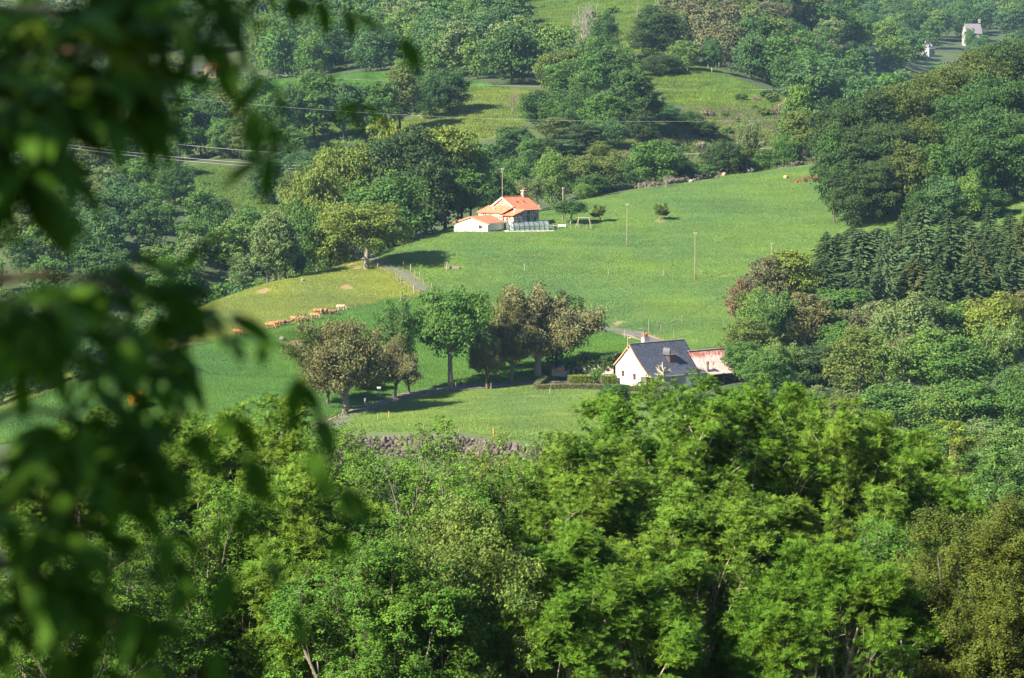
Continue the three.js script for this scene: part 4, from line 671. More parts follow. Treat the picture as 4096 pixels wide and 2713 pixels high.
nearTree(819, 345, 108, 428, 8.5, 'hazel', HAZEL, K.grey, 'upright light green hazel crown left of the stone bank', { spread: [30, 35, 40, 45], up: 0.16 }, 4, 'near_hazel_tree');
nearTree(820, 455, 92, 505, 7.5, 'cherry', CHERRY, K.brown, 'cherry crown with hanging leaves in the bottom middle', {}, 4, 'near_cherry_tree');
nearTree(821, 515, 108, 446, 6.5, 'cherry', CHERRY, K.brown, 'narrow cherry crown between hazel and ash', {}, 3, 'near_cherry_tree');
nearTree(822, 250, 112, 414, 9, 'ash', ASH2, K.grey, 'feathery yellow-green ash crown below the pasture', {}, 6, 'near_ash_tree');
nearTree(823, 165, 115, 428, 9, 'ash', ASH2, K.grey, 'feathery ash crown behind the near leaves', {}, 6, 'near_ash_tree');
nearTree(824, 300, 96, 480, 8.5, 'ash', ASH2, K.grey, 'ash crown with tangled bare twigs in the lower left', {}, 6, 'near_ash_tree');
nearTree(825, 210, 94, 500, 8.5, 'hazel', HAZEL, K.grey, 'hazel crown low behind the hanging near leaves', {}, 3, 'near_hazel_tree');
nearTree(826, 380, 90, 540, 7, 'hazel', MAPLE, K.grey, 'deep green hazel crown at the bottom left of the cherry', {}, 4, 'near_hazel_tree');
nearTree(827, 80, 105, 430, 9, 'ash', ASH2, K.grey, 'ash crown far left behind the blurred leaves', {}, 6, 'near_ash_tree');
nearTree(828, 90, 92, 530, 9, 'hazel', HAZEL, K.grey, 'dark hazel crown in the lower left corner', {}, 3, 'near_hazel_tree');
nearTree(829, 580, 92, 545, 8, 'ash', ASH, K.pale, 'ash crown at the bottom edge right of the cherry', {}, 6, 'near_ash_tree');
nearTree(830, 835, 95, 560, 8.5, 'ash', ASH, K.pale, 'ash crown at the bottom edge below the sloping ash', {}, 6, 'near_ash_tree');
nearTree(831, 945, 260, 430, 18, 'hazel', [0.15, 0.225, 0.03], K.grey, 'yellow-green rounded crown behind the ashes at the right', { leafScale: 2.2 }, 4, 'slope_tree', -58);
nearTree(832, 1015, 250, 455, 16, 'hazel', [0.085, 0.185, 0.035], K.grey, 'green rounded crown cut by the right edge', { leafScale: 2.2 }, 4, 'slope_tree', -58);
console.log('near clusters', nearCount);
// ------------------------------------------------------------------ buildings
function metreBox(w, h, d, x = 0, y = 0, z = 0) {   // a box whose uv run in metres
  const g = new THREE.BoxGeometry(w, h, d), p = g.attributes.position, n = g.attributes.normal, uv = g.attributes.uv;
  for (let i = 0; i < p.count; i++) { const ax = Math.abs(n.getX(i)), ay = Math.abs(n.getY(i)); uv.setXY(i, ax > 0.5 ? p.getZ(i) : p.getX(i), ay > 0.5 ? p.getZ(i) : p.getY(i)); }
  return g.translate(x, y, z);
}
function cells(size, n, seed, f) {   // stones in mortar: distance to the nearest and next of scattered points, wrapped
  const r = RNG(seed), pts = []; for (let j = 0; j < n; j++) for (let i = 0; i < n; i++) pts.push([(i + 0.15 + 0.7 * r()) / n, (j + 0.15 + 0.7 * r()) / n, r()]);
  return noiseTexture(size, (a, b) => {
    let d1 = 9, d2 = 9, id = 0; const ci = Math.floor(a * n), cj = Math.floor(b * n);
    for (let dj = -1; dj <= 1; dj++) for (let di = -1; di <= 1; di++) { const q = pts[((cj + dj + n) % n) * n + (ci + di + n) % n]; let dx = Math.abs(a - q[0]), dy = Math.abs(b - q[1]); dx = Math.min(dx, 1 - dx); dy = Math.min(dy, 1 - dy); const d = Math.hypot(dx, dy * 1.2) * n; if (d < d1) { d2 = d1; d1 = d; id = q[2]; } else if (d < d2) d2 = d; }
    return f(d2 - d1, id);
  });
}
const scaled = (t, s) => { const c = t.clone(); c.repeat.set(s, s); c.needsUpdate = true; return c; };
const basaltTex = cells(256, 9, 3, (e, id) => { const m = smooth(0.06, 0.26, e + 0.06 * (grainRnd() - 0.5)), v = 0.24 + 0.34 * id * id; return [lerp(0.93, v, m), lerp(0.89, v * 0.95, m), lerp(0.80, v * 0.9, m)]; });
basaltTex.colorSpace = THREE.SRGBColorSpace;
const basalt = new THREE.MeshStandardMaterial({ map: scaled(basaltTex, 0.15), roughness: 0.95 });
const paleStone = new THREE.MeshStandardMaterial({ map: scaled(basaltTex, 0.2), color: col(0.9, 0.87, 0.82), roughness: 0.95 });
const rowTex = (r, g, b, rows, vary, seed) => { const q = RNG(seed), tone = Array.from({ length: rows * rows * 2 }, () => q()); const t = noiseTexture(256, (a, c) => { const j = Math.floor(c * rows), i = Math.floor((a + (j % 2) * 0.5 / rows) * rows * 1.4), v = 1 + vary * (tone[(j * 31 + i * 7) % tone.length] - 0.5) + 0.06 * (grainRnd() - 0.5), edge = (c * rows) % 1 < 0.10 ? 0.86 : 1; return [r * v * edge, g * v * edge * (0.94 + 0.12 * tone[(i * 13 + j * 5) % tone.length]), b * v * edge]; }); t.colorSpace = THREE.SRGBColorSpace; return t; };
const tileTex = rowTex(0.84, 0.46, 0.34, 18, 0.30, 21), slateTex = rowTex(0.33, 0.35, 0.40, 22, 0.42, 22), farSlateTex = rowTex(0.46, 0.44, 0.47, 16, 0.2, 23);
const rowBump = noiseTexture(128, (a, c) => { const v = (c * 16) % 1; return [v, v, v]; });
const tiles = new THREE.MeshStandardMaterial({ map: scaled(tileTex, 0.17), roughness: 0.85, bumpMap: scaled(rowBump, 0.18), bumpScale: 0.04 });
const slate = new THREE.MeshStandardMaterial({ map: scaled(slateTex, 0.14), color: col(0.62, 0.62, 0.66), roughness: 0.6, bumpMap: scaled(rowBump, 0.2), bumpScale: 0.025 });
const farSlate = new THREE.MeshStandardMaterial({ map: scaled(farSlateTex, 0.16), roughness: 0.75 });
const render_ = noiseTexture(128, (a, b) => { const n = 0.95 + 0.03 * noise4(a, b, 3) + 0.02 * (grainRnd() - 0.5); return [n, n * 0.99, n * 0.965]; });
const whiteWall = new THREE.MeshStandardMaterial({ map: scaled(render_, 0.2), color: col(0.84, 0.79, 0.68), roughness: 0.95 });
const creamWall = new THREE.MeshStandardMaterial({ map: scaled(render_, 0.2), color: col(0.90, 0.89, 0.85), roughness: 0.95 });
const woodBrown = std(0.24, 0.075, 0.035, 0.7), shutterBlue = std(0.36, 0.47, 0.60, 0.7), terracotta = std(0.42, 0.13, 0.06, 0.85), zinc = std(0.42, 0.44, 0.47, 0.5, { metalness: 0.4 }), darkMetal = std(0.03, 0.05, 0.045, 0.5), greyWood = std(0.36, 0.31, 0.25, 0.95, { map: barkMap }), whitePaint = std(0.78, 0.78, 0.76, 0.6), mortarWhite = std(0.80, 0.78, 0.72, 0.9);
const pane = new THREE.MeshPhysicalMaterial({ color: col(0.03, 0.04, 0.045), roughness: 0.08, metalness: 0, specularIntensity: 1 });
const ext = (pts, depth, holes = []) => { const s = new THREE.Shape(pts.map(([x, y]) => new THREE.Vector2(x, y))); for (const [x0, y0, x1, y1] of holes) s.holes.push(new THREE.Path([new THREE.Vector2(x0, y0), new THREE.Vector2(x0, y1), new THREE.Vector2(x1, y1), new THREE.Vector2(x1, y0)])); return new THREE.ExtrudeGeometry(s, { depth, bevelEnabled: false }); };
// a roof slab along z following a polyline in (x, y), of thickness t, with uv that run up the slope
function slab(line, z0, z1, t) {
  const P = [], U = [], I = [], L = [0]; for (let i = 1; i < line.length; i++) L.push(L[i - 1] + Math.hypot(line[i][0] - line[i - 1][0], line[i][1] - line[i - 1][1]));
  const nrm = line.map((_, i) => { const a = line[Math.max(0, i - 1)], b = line[Math.min(line.length - 1, i + 1)], dx = b[0] - a[0], dy = b[1] - a[1], l = Math.hypot(dx, dy); return [-dy / l, dx / l]; });
  const sg = nrm[0][1] < 0 ? -1 : 1;
  const faces = []; const top = (i, z) => [line[i][0], line[i][1], z], bot = (i, z) => [line[i][0] - sg * nrm[i][0] * t, line[i][1] - sg * nrm[i][1] * t, z];
  const quad = (a, b, c, d, ua, ub, uc, ud) => { const n = P.length / 3; P.push(...a, ...b, ...c, ...d); U.push(...ua, ...ub, ...uc, ...ud); I.push(n, n + 1, n + 2, n, n + 2, n + 3); };
  for (let i = 0; i < line.length - 1; i++) {
    quad(top(i, z0), top(i, z1), top(i + 1, z1), top(i + 1, z0), [z0, -L[i]], [z1, -L[i]], [z1, -L[i + 1]], [z0, -L[i + 1]]);
    quad(bot(i, z0), bot(i + 1, z0), bot(i + 1, z1), bot(i, z1), [z0, -L[i]], [z0, -L[i + 1]], [z1, -L[i + 1]], [z1, -L[i]]);
    for (const z of [z0, z1]) quad(top(i, z), top(i + 1, z), bot(i + 1, z), bot(i, z), [0, 0], [0, 1], [0.1, 1], [0.1, 0]);
  }
  for (const i of [0, line.length - 1]) quad(top(i, z0), top(i, z1), bot(i, z1), bot(i, z0), [z0, 0], [z1, 0], [z1, 0.1], [z0, 0.1]);
  const g = new THREE.BufferGeometry(); g.setAttribute('position', new THREE.Float32BufferAttribute(P, 3)); g.setAttribute('uv', new THREE.Float32BufferAttribute(U, 2)); g.setIndex(I); g.computeVertexNormals(); return g;
}
function cyl(r0, r1, h, x = 0, y = 0, z = 0, n = 10) { return new THREE.CylinderGeometry(r1, r0, h, n).translate(x, y + h / 2, z); }
function windowIn(parent, x0, y0, x1, y1, z, frameMat, o = {}) {   // in a wall that faces +z
  const w = new THREE.Group(); w.name = 'window'; parent.add(w); const b = 0.09;
  part(w, 'frame', [box(b, y1 - y0, 0.12, x0 + b / 2, (y0 + y1) / 2, z), box(b, y1 - y0, 0.12, x1 - b / 2, (y0 + y1) / 2, z), box(x1 - x0 - 2 * b, b, 0.12, (x0 + x1) / 2, y0 + b / 2, z), box(x1 - x0 - 2 * b, b, 0.12, (x0 + x1) / 2, y1 - b / 2, z), box(0.07, y1 - y0 - 2 * b, 0.10, (x0 + x1) / 2, (y0 + y1) / 2, z)], frameMat);
  part(w, 'pane', box(x1 - x0 - 2 * b, y1 - y0 - 2 * b, 0.03, (x0 + x1) / 2, (y0 + y1) / 2, z - 0.03), o.pane ?? pane);
  if (o.sill) part(w, 'sill', box(x1 - x0 + 0.2, 0.08, 0.5, (x0 + x1) / 2, y0 - 0.04, z + 0.15), o.sill);
  return w;
}
const rad = THREE.MathUtils.degToRad;
// ---- the white house with the steep slate roof
{
  const L = 15.4, base = place(630, 385.6, 595); base.y -= 0.1;
  const back = V(-Math.sin(rad(50)), 0, Math.cos(rad(50))).multiplyScalar(-L / 2);
  const h = thing('white_house', 'white rendered house with steep dark slate roof and brown dormer', 'house', base.clone().add(back), rad(-50)), z = L / 2;
  const line = [[0, 8.9], [2.2, 6.35], [4.2, 4.4], [5.6, 3.15], [6.9, 2.45]], lineL = [[0, 8.9], [-2.6, 6.2], [-4.9, 4.15]];
  part(h, 'gable_wall', ext([[-4.45, -1], [3.3, -1], [3.3, 2.35], [6.6, 2.35], [5.6, 2.98], [4.2, 4.2], [2.2, 6.15], [0, 8.65], [-2.6, 5.95], [-4.45, 4.3]], 0.4, [[-2.75, 1.75, -1.75, 3.15], [0.85, 1.35, 1.85, 2.75], [-0.55, 5.0, 0.35, 6.4]]).translate(0, 0, z - 0.4), creamWall);
  part(h, 'back_gable_wall', ext([[-4.45, -1], [4.2, -1], [4.2, 4.1], [2.2, 6.15], [0, 8.65], [-2.6, 5.95], [-4.45, 4.3]], 0.4).translate(0, 0, -z), creamWall);
  part(h, 'long_wall', [metreBox(0.4, 5.2, L - 0.8, -4.25, 1.6, 0), metreBox(0.4, 4.9, L - 0.8, 3.1, 1.45, 0), metreBox(3.2, 4.4, 5.0, 5.0, -0.1, -z + 2.9)], creamWall);
  const roof = part(h, 'roof', [slab(line, -z - 0.35, z + 0.3, 0.16)], slate); part(h, 'roof', [slab(lineL, -z - 0.35, z + 0.3, 0.16)], slate);
  part(roof, 'verge_tiles', [slab(line.map(([x, y]) => [x, y + 0.05]), z + 0.305, z + 0.40, 0.26), slab(lineL.map(([x, y]) => [x, y + 0.05]), z + 0.305, z + 0.40, 0.26)], std(0.46, 0.24, 0.12));
  part(roof, 'ridge_tiles', Array.from({ length: 22 }, (_, i) => cyl(0.16, 0.15, 0.68, 0, 0, 0, 6).rotateX(Math.PI / 2).translate(0, 8.92, -z - 0.3 + i * 0.72)), std(0.20, 0.17, 0.16));
  windowIn(h, -2.75, 1.75, -1.75, 3.15, z - 0.32, woodBrown); windowIn(h, 0.85, 1.35, 1.85, 2.75, z - 0.32, woodBrown); part(h, 'blind_window', box(0.9, 1.4, 0.1, -0.1, 5.7, z - 0.3), creamWall);
  // porch under the sweep of the roof
  part(h, 'porch_floor', metreBox(3.3, 0.9, L - 5.8, 4.95, -0.3, 2.5), mortarWhite);
  for (const q of [z - 0.35, z - 3.4, z - 6.6]) part(h, 'porch_post', box(0.22, 2.5, 0.22, 6.3, 1.05, q), woodBrown);
  const d = new THREE.Group(); d.name = 'porch_door'; h.add(d); part(d, 'leaf', box(0.08, 2.1, 1.1, 3.36, 1.2, z - 2.2), woodBrown); part(d, 'pane', box(0.05, 1.2, 0.8, 3.42, 1.4, z - 2.2), pane);
  part(h, 'downpipe', new THREE.CylinderGeometry(0.06, 0.06, 3.2, 8).translate(3.42, 0.9, z + 0.07), std(0.30, 0.13, 0.08));
  part(h, 'gutter', new THREE.CylinderGeometry(0.10, 0.10, L + 0.4, 8).rotateX(Math.PI / 2).translate(6.98, 2.33, 0), zinc);
  // dormer
  const dm = new THREE.Group(); dm.name = 'dormer'; h.add(dm); const dz = z - 8.6;
  part(dm, 'cheek', [metreBox(3.0, 1.9, 1.75, 2.3, 5.55, dz)], slate); part(dm, 'shutter', box(0.08, 1.62, 1.5, 3.84, 5.55, dz), woodBrown);
  { const g = new THREE.BufferGeometry(), e = [[4.35, 6.42, dz - 1.35], [4.35, 6.42, dz + 1.35], [0.9, 6.42, dz + 1.25], [0.9, 6.42, dz - 1.25], [3.0, 7.75, dz], [1.2, 7.75, dz], [3.9, 6.62, dz - 0.95], [3.9, 6.62, dz + 0.95]];
    const T3 = [[0, 6, 7], [0, 7, 1], [6, 4, 7], [1, 7, 4], [1, 4, 5], [1, 5, 2], [0, 4, 6], [0, 5, 4], [0, 3, 5], [0, 1, 2], [0, 2, 3], [2, 5, 3]]; g.setAttribute('position', new THREE.Float32BufferAttribute(T3.flat().flatMap((i) => e[i]), 3)); g.setAttribute('uv', new THREE.Float32BufferAttribute(T3.flat().flatMap((i) => [e[i][2], e[i][1]]), 2)); g.computeVertexNormals(); part(dm, 'dormer_roof', g, new THREE.MeshStandardMaterial({ map: slate.map, color: col(0.85, 0.75, 0.68), roughness: 0.8, side: 2 })); }
  const ch = new THREE.Group(); ch.name = 'chimney'; h.add(ch); part(ch, 'stack', metreBox(0.8, 2.0, 1.5, -0.6, 8.9, z - 4.9), mortarWhite); part(ch, 'cap', box(1.0, 0.12, 1.7, -0.6, 9.96, z - 4.9), zinc);
  for (const q of [-0.4, 0.4]) part(ch, 'chimney_pot', cyl(0.27, 0.2, 0.95, -0.6, 10.02, z - 4.9 + q), terracotta);
  part(h, 'antenna', [cyl(0.03, 0.03, 3.4, -0.9, 9.0, z - 4.2, 5), box(0.05, 0.05, 1.6, -0.9, 11.9, z - 4.2), box(0.7, 0.04, 0.04, -0.9, 11.9, z - 4.8), box(0.8, 0.04, 0.04, -0.9, 11.9, z - 4.2), box(0.9, 0.04, 0.04, -0.9, 11.9, z - 3.6)], zinc);
  const br = new THREE.Group(); br.name = 'service_post'; h.add(br); part(br, 'post', cyl(0.14, 0.12, 3.4, -0.25, 7.2, z + 0.45, 8), greyWood); part(br, 'crossarm', box(0.9, 0.08, 0.08, 0.1, 10.2, z + 0.45), zinc); for (const q of [0.2, 0.5]) part(br, 'insulator', cyl(0.06, 0.06, 0.2, q, 10.24, z + 0.45, 8), whitePaint);
}
// ---- the barn with the rusty sheet roof
const rustTex = (() => { const t = noiseTexture(256, (a, b) => { const st = noise4(a, b * 0.1, 9), n = noise4(a, b, 4), edge = smooth(0.70, 0.84, b + 0.06 * st), rust = clamp(smooth(0.25, 0.9, 0.7 * st + 0.45 * n) * 0.8 + edge * (st > -0.2 ? 0.95 : 0.35), 0, 1); return [lerp(0.80, 0.60, rust), lerp(0.74, 0.34, rust), lerp(0.72, 0.28, rust)]; }); t.colorSpace = THREE.SRGBColorSpace; return t; })();
{
  const base = place(708, 383, 606); const h = thing('barn', 'low barn with a rusty corrugated sheet roof behind the white house', 'barn', base, rad(-52)), L = 11.5;
  part(h, 'wall', [metreBox(7, 4.2, 0.3, 0, 1.6, L / 2 - 0.3), metreBox(7, 4.2, 0.3, 0, 1.6, -L / 2 + 0.3), metreBox(0.3, 3.6, L - 0.9, -3.3, 1.4, 0)], basalt);
  for (const q of [-4.5, -1.5, 1.5, 4.5]) part(h, 'post', box(0.22, 3.2, 0.22, 3.3, 0.9, q), greyWood);
  const ridgeY = 7.2, rusty = new THREE.MeshStandardMaterial({ map: rustTex, roughness: 0.7, metalness: 0.15, side: 2 });
  const sheet = (x0, y0, x1, y1, z0, z1) => { const P = [], U = [], I = [], n = 56, m = 6; for (let i = 0; i <= n; i++) for (let k = 0; k <= m; k++) { const t = k / m, zz = lerp(z0, z1, i / n), c = 0.05 * (i % 2 ? 1 : -1); P.push(lerp(x0, x1, t) + c * 0.5, lerp(y0, y1, t) + c, zz); U.push(zz / 9, 1 - t); } for (let i = 0; i < n; i++) for (let k = 0; k < m; k++) { const a = i * (m + 1) + k; I.push(a, a + m + 1, a + 1, a + 1, a + m + 1, a + m + 2); } const g = new THREE.BufferGeometry(); g.setAttribute('position', new THREE.Float32BufferAttribute(P, 3)); g.setAttribute('uv', new THREE.Float32BufferAttribute(U, 2)); g.setIndex(I); g.computeVertexNormals(); return g; };
  part(h, 'roof', sheet(0, ridgeY, 4.6, 2.4, -L / 2, L / 2), rusty); part(h, 'roof', sheet(0, ridgeY - 0.01, -3.9, 3.2, -L / 2, L / 2), rusty);
  part(h, 'ridge_sheet', box(0.5, 0.06, L, 0, ridgeY + 0.07, 0), zinc);
}
// ---- ivy grown shed, hedges, pollards round the white house
{
  const p = ground(580, 378.5); const s = thing('ivy_shed', 'low lean-to shed with weathered grey sheets and ivy beside the white house', 'shed', p, rad(-8)), W = 13;
  part(s, 'wall', [metreBox(W, 2.2, 0.2, 0.5, 0.6, 0), metreBox(0.2, 2.6, 4, -W / 2 + 0.5, 0.8, -2)], std(0.55, 0.53, 0.50, 0.8, { map: scaled(asphaltMap, 0.7) }));
  part(s, 'gable_end', ext([[0, 0], [3.2, 0], [3.2, 1.3], [0, 0.25]], 0.2).translate(-W / 2 + 0.4, 1.7, 0), std(0.60, 0.58, 0.55, 0.8, { map: scaled(asphaltMap, 0.7) }));
  part(s, 'boards', box(2.6, 0.8, 0.1, -W / 2 + 2.1, 1.6, 0.16), std(0.62, 0.44, 0.16, 0.8, { map: barkMap }));
  const roof = part(s, 'roof', slab([[-W / 2 - 0.2, 1.9], [W / 2 + 1.2, 5.2]], -4.2, 0.5, 0.15), std(0.10, 0.09, 0.085, 0.9));
  part(s, 'stone_wall', metreBox(9.6, 3.6, 0.2, 2.4, 1.4, -0.08), std(0.52, 0.42, 0.36, 0.95, { map: scaled(asphaltMap, 0.4) }));
  const r = RNG(31), Q = new Quads(5200), n = V(0, 0, 0); for (let i = 0; i < 5200; i++) { const x = lerp(-3.2, 7.4, r()), top = lerp(2.0, 5.2, (x + 6.7) / 14.4) + 0.35, y = top - 3.2 * Math.pow(r(), 1.7); if (y < 0 || (noise2(x / 1.2, y / 1.2) < -0.1 && y < top - 0.9)) continue; randDir(r, n); n.z += 0.8; n.y += 0.3; n.normalize(); const v = 0.8 + 0.4 * r(); Q.add(x, y, 0.2 + 0.35 * r(), n, across(n, r), 0.3, 0.24, v, v, v); }
  part(s, 'ivy', Q.build(), L.ivy).userData.kind = 'stuff';
}
function hedge(name, label, a, b, w, h, mat, seed, leaf = 0.24) {   // a clipped hedge from a to b along the ground
  const r = RNG(seed), len = a.distanceTo(b), m = Math.round(len * (w + 2 * h) * 46), Q = new Quads(m), n = V(0, 0, 0), d = V(0, 0, 0).subVectors(b, a).setY(0).normalize(), s = V(-d.z, 0, d.x), o = V(0, 0, 0);
  for (let i = 0; i < m; i++) {
    const t = r(), f = r() * (w + 2 * h); let x, y; if (f < h) { x = -w / 2; y = f; n.copy(s).negate(); } else if (f < h + w) { x = f - h - w / 2; y = h; n.set(0, 1, 0); } else { x = w / 2; y = f - h - w; n.copy(s); }
    n.multiplyScalar(0.9).add(randDir(r)); n.normalize(); x *= 0.9 + 0.16 * r(); y *= 0.93 + 0.12 * r();
    o.lerpVectors(a, b, t).addScaledVector(s, x); const v = 0.78 + 0.44 * r(); Q.add(o.x, height(o.x, o.z) + y, o.z, n, across(n, r), leaf, leaf * 0.7, v * (1 + 0.1 * (r() - 0.5)), v, v);
  }
  const g = thing(name, label, 'hedge'); part(g, 'foliage', Q.build(), mat).userData.kind = 'stuff';
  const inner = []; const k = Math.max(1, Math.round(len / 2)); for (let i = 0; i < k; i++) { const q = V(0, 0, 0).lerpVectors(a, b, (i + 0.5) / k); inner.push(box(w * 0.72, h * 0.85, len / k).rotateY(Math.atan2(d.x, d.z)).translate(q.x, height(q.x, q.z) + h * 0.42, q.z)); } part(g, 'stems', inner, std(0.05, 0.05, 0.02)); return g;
}
const hg = (u, v) => ground(u, v);
hedge('clipped_hedge', 'bright yellow-green clipped hedge left of the round bush', hg(568.5, 384.5), hg(592, 384), 1.6, 1.9, L.hedge, 41);
hedge('clipped_hedge', 'bright yellow-green clipped hedge against the white house wall', hg(601, 384), hg(616, 383.5), 1.6, 1.9, L.hedge, 42);
hedge('low_hedge', 'long low brown clipped hedge along the lower field', hg(536, 390), hg(651, 391), 1.3, 1.1, L.walnut2, 43, 0.2);
hedge('low_hedge', 'short low hedge turning back beside the largest walnut', hg(536, 389.5), hg(545, 381), 1.2, 1.2, L.walnut2, 44, 0.2);
T(597, 598, 369, 13.5, P.bush[1], L.green, K.dark, 'round_bush', 'round green bush between the two bright hedges', 'bush');
T(616, 604, 363, 15, P.bush[2], L.olive, K.dark, 'ivy_bush', 'ivy bush climbing the corner of the white house', 'bush');
T(585, 606, 356, 26, P.bramble, L.bud, K.grey, 'bramble_bush', 'thin twiggy grey bush behind the ivy shed', 'bush');
T(663, 590, 363.5, 17, P.pollard, null, K.pale, 'pollard_tree', 'pollarded bare tree with stubby boughs before the slate roof');
{ const p = ground(707.5, 386); p.y -= 0.4; const s = thing('pollard_stump', 'tall ivy-stained bare trunk before the rusty barn roof', 'tree trunk', p); part(s, 'trunk', [cyl(0.3, 0.22, 5.4, 0, 0, 0, 8), cyl(0.16, 0.1, 0.8, 0.2, 5.1, 0, 6).rotateZ(-0.2)], K.brown); part(s, 'knob', new THREE.IcosahedronGeometry(0.36, 1).translate(0, 5.4, 0), K.brown); }
// ---- the farmhouse with its lean-tos
const FARM_TURN = rad(-42);
{
  const L = 9.6, z = L / 2, W = 4.85, g0 = place(502.5, 224.5, 784), back = V(-Math.sin(rad(42)), 0, Math.cos(rad(42))).multiplyScalar(-L / 2); g0.y -= 0.1;
  const h = thing('stone_farmhouse', 'stone farmhouse with orange tiled roofs and pale blue shutters', 'house', g0.clone().add(back), FARM_TURN);
  part(h, 'gable_wall', ext([[-W, -2], [W, -2], [W, 4.45], [0, 7.35], [-W, 4.45]], 0.5).translate(0, 0, z - 0.5), paleStone);
  part(h, 'back_gable_wall', ext([[-W, -2], [W, -2], [W, 4.45], [0, 7.35], [-W, 4.45]], 0.5).translate(0, 0, -z), basalt);
  part(h, 'long_wall', metreBox(0.5, 6.4, L - 1.0, W - 0.25, 1.2, 0), basalt); part(h, 'long_wall', metreBox(0.5, 6.4, L - 1.0, -W + 0.25, 1.2, 0), basalt);
  const roof = part(h, 'roof', slab([[0, 7.65], [W + 0.7, 4.2]], -z - 0.4, z + 0.25, 0.2), tiles); part(h, 'roof', slab([[0, 7.65], [-W - 0.7, 4.2]], -z - 0.4, z + 0.25, 0.2), tiles);
  part(roof, 'verge', [slab([[0, 7.70], [W + 0.6, 4.3]], z + 0.255, z + 0.42, 0.32), slab([[0, 7.70], [-W - 0.6, 4.3]], z + 0.255, z + 0.42, 0.32)], std(0.72, 0.66, 0.58));
  part(roof, 'ridge_tiles', Array.from({ length: 14 }, (_, i) => cyl(0.17, 0.15, 0.68, 0, 0, 0, 6).rotateX(Math.PI / 2).translate(0, 7.66, -z - 0.3 + i * 0.72)), terracotta);
  for (const q of [1.0, -1.75]) { const k = new THREE.Group(); k.name = 'skylight'; roof.add(k); k.position.set(2.2, 6.30, q); k.rotation.z = -0.562; const f = part(k, 'pane', box(0.85, 0.06, 0.6, 0, 0.02, 0), pane); f.name = 'skylight_frame'; }
  const ch = new THREE.Group(); ch.name = 'chimney'; h.add(ch); part(ch, 'stack', metreBox(0.9, 2.2, 1.3, 0.1, 8.0, -z + 0.9), paleStone); part(ch, 'cap', box(1.1, 0.14, 1.5, 0.1, 9.17, -z + 0.9), mortarWhite); for (const q of [-0.34, 0.34]) part(ch, 'chimney_pot', cyl(0.24, 0.2, 0.7, 0.1, 9.2, -z + 0.9 + q), terracotta);
  // lean-to across the gable, with a second roof over its right end
  const S = 5.0; const lean = new THREE.Group(); lean.name = 'lean_to'; h.add(lean);
  const leanRoof = (x0, x1, yT, yB, z0, s) => { const g = slab([[z0, yT], [z0 + s, yB]], -x1, -x0, 0.18); return g.rotateY(-Math.PI / 2); };
  part(lean, 'wall', [metreBox(8.9, 6.2, 0.4, -0.3, 0.55, z + S - 0.55), metreBox(0.4, 6.4, S - 0.9, -W + 0.1, 0.5, z + S / 2 - 0.3)], basalt);
  part(lean, 'roof', leanRoof(-W - 0.35, 4.55, 5.25, 3.55, z + 0.02, S), tiles);
  part(lean, 'porch_wall', [metreBox(3.5, 4.9, 0.4, 6.25, 0, z + S - 0.75), metreBox(0.4, 5.2, S - 1.6, 7.8, 0.1, z + S / 2 - 0.2)], basalt);
  part(lean, 'porch_roof', leanRoof(4.6, 8.3, 4.6, 3.0, z - 0.4, S + 0.4), tiles);
  part(lean, 'small_window', box(0.5, 1.0, 0.1, 5.7, 1.9, z + S - 0.52), woodBrown); part(lean, 'roof_vent', cyl(0.22, 0.22, 0.6, -0.9, 4.4, z + 2.6), whitePaint); part(lean, 'roof_vent', cyl(0.22, 0.22, 0.6, 6.9, 3.6, z + 2.9), whitePaint);
  // openings in the long wall
  const open = (z0, y0, w, hh, n) => { const o = new THREE.Group(); o.name = n; h.add(o); part(o, 'pane', box(0.06, hh, w, W + 0.03, y0 + hh / 2, z0), pane); part(o, 'frame', [box(0.10, hh + 0.2, 0.12, W + 0.05, y0 + hh / 2, z0 - w / 2 - 0.06), box(0.10, hh + 0.2, 0.12, W + 0.05, y0 + hh / 2, z0 + w / 2 + 0.06), box(0.10, 0.12, w, W + 0.05, y0 + hh + 0.06, z0)], woodBrown); for (const s of [-1, 1]) part(o, 'shutter', box(0.07, hh, w * 0.48, W + 0.055, y0 + hh / 2, z0 + s * (w * 0.76 + 0.14)), shutterBlue); };
  open(z - 1.7, -0.2, 1.1, 2.3, 'door'); open(z - 5.2, -0.2, 1.1, 2.3, 'door'); open(z - 5.2, 2.9, 1.0, 1.1, 'window'); open(-z + 1.6, 0.8, 0.8, 1.2, 'window');
  part(h, 'gutter', new THREE.CylinderGeometry(0.09, 0.09, L + 0.5, 8).rotateX(Math.PI / 2).translate(W + 0.78, 4.12, 0), zinc);
}
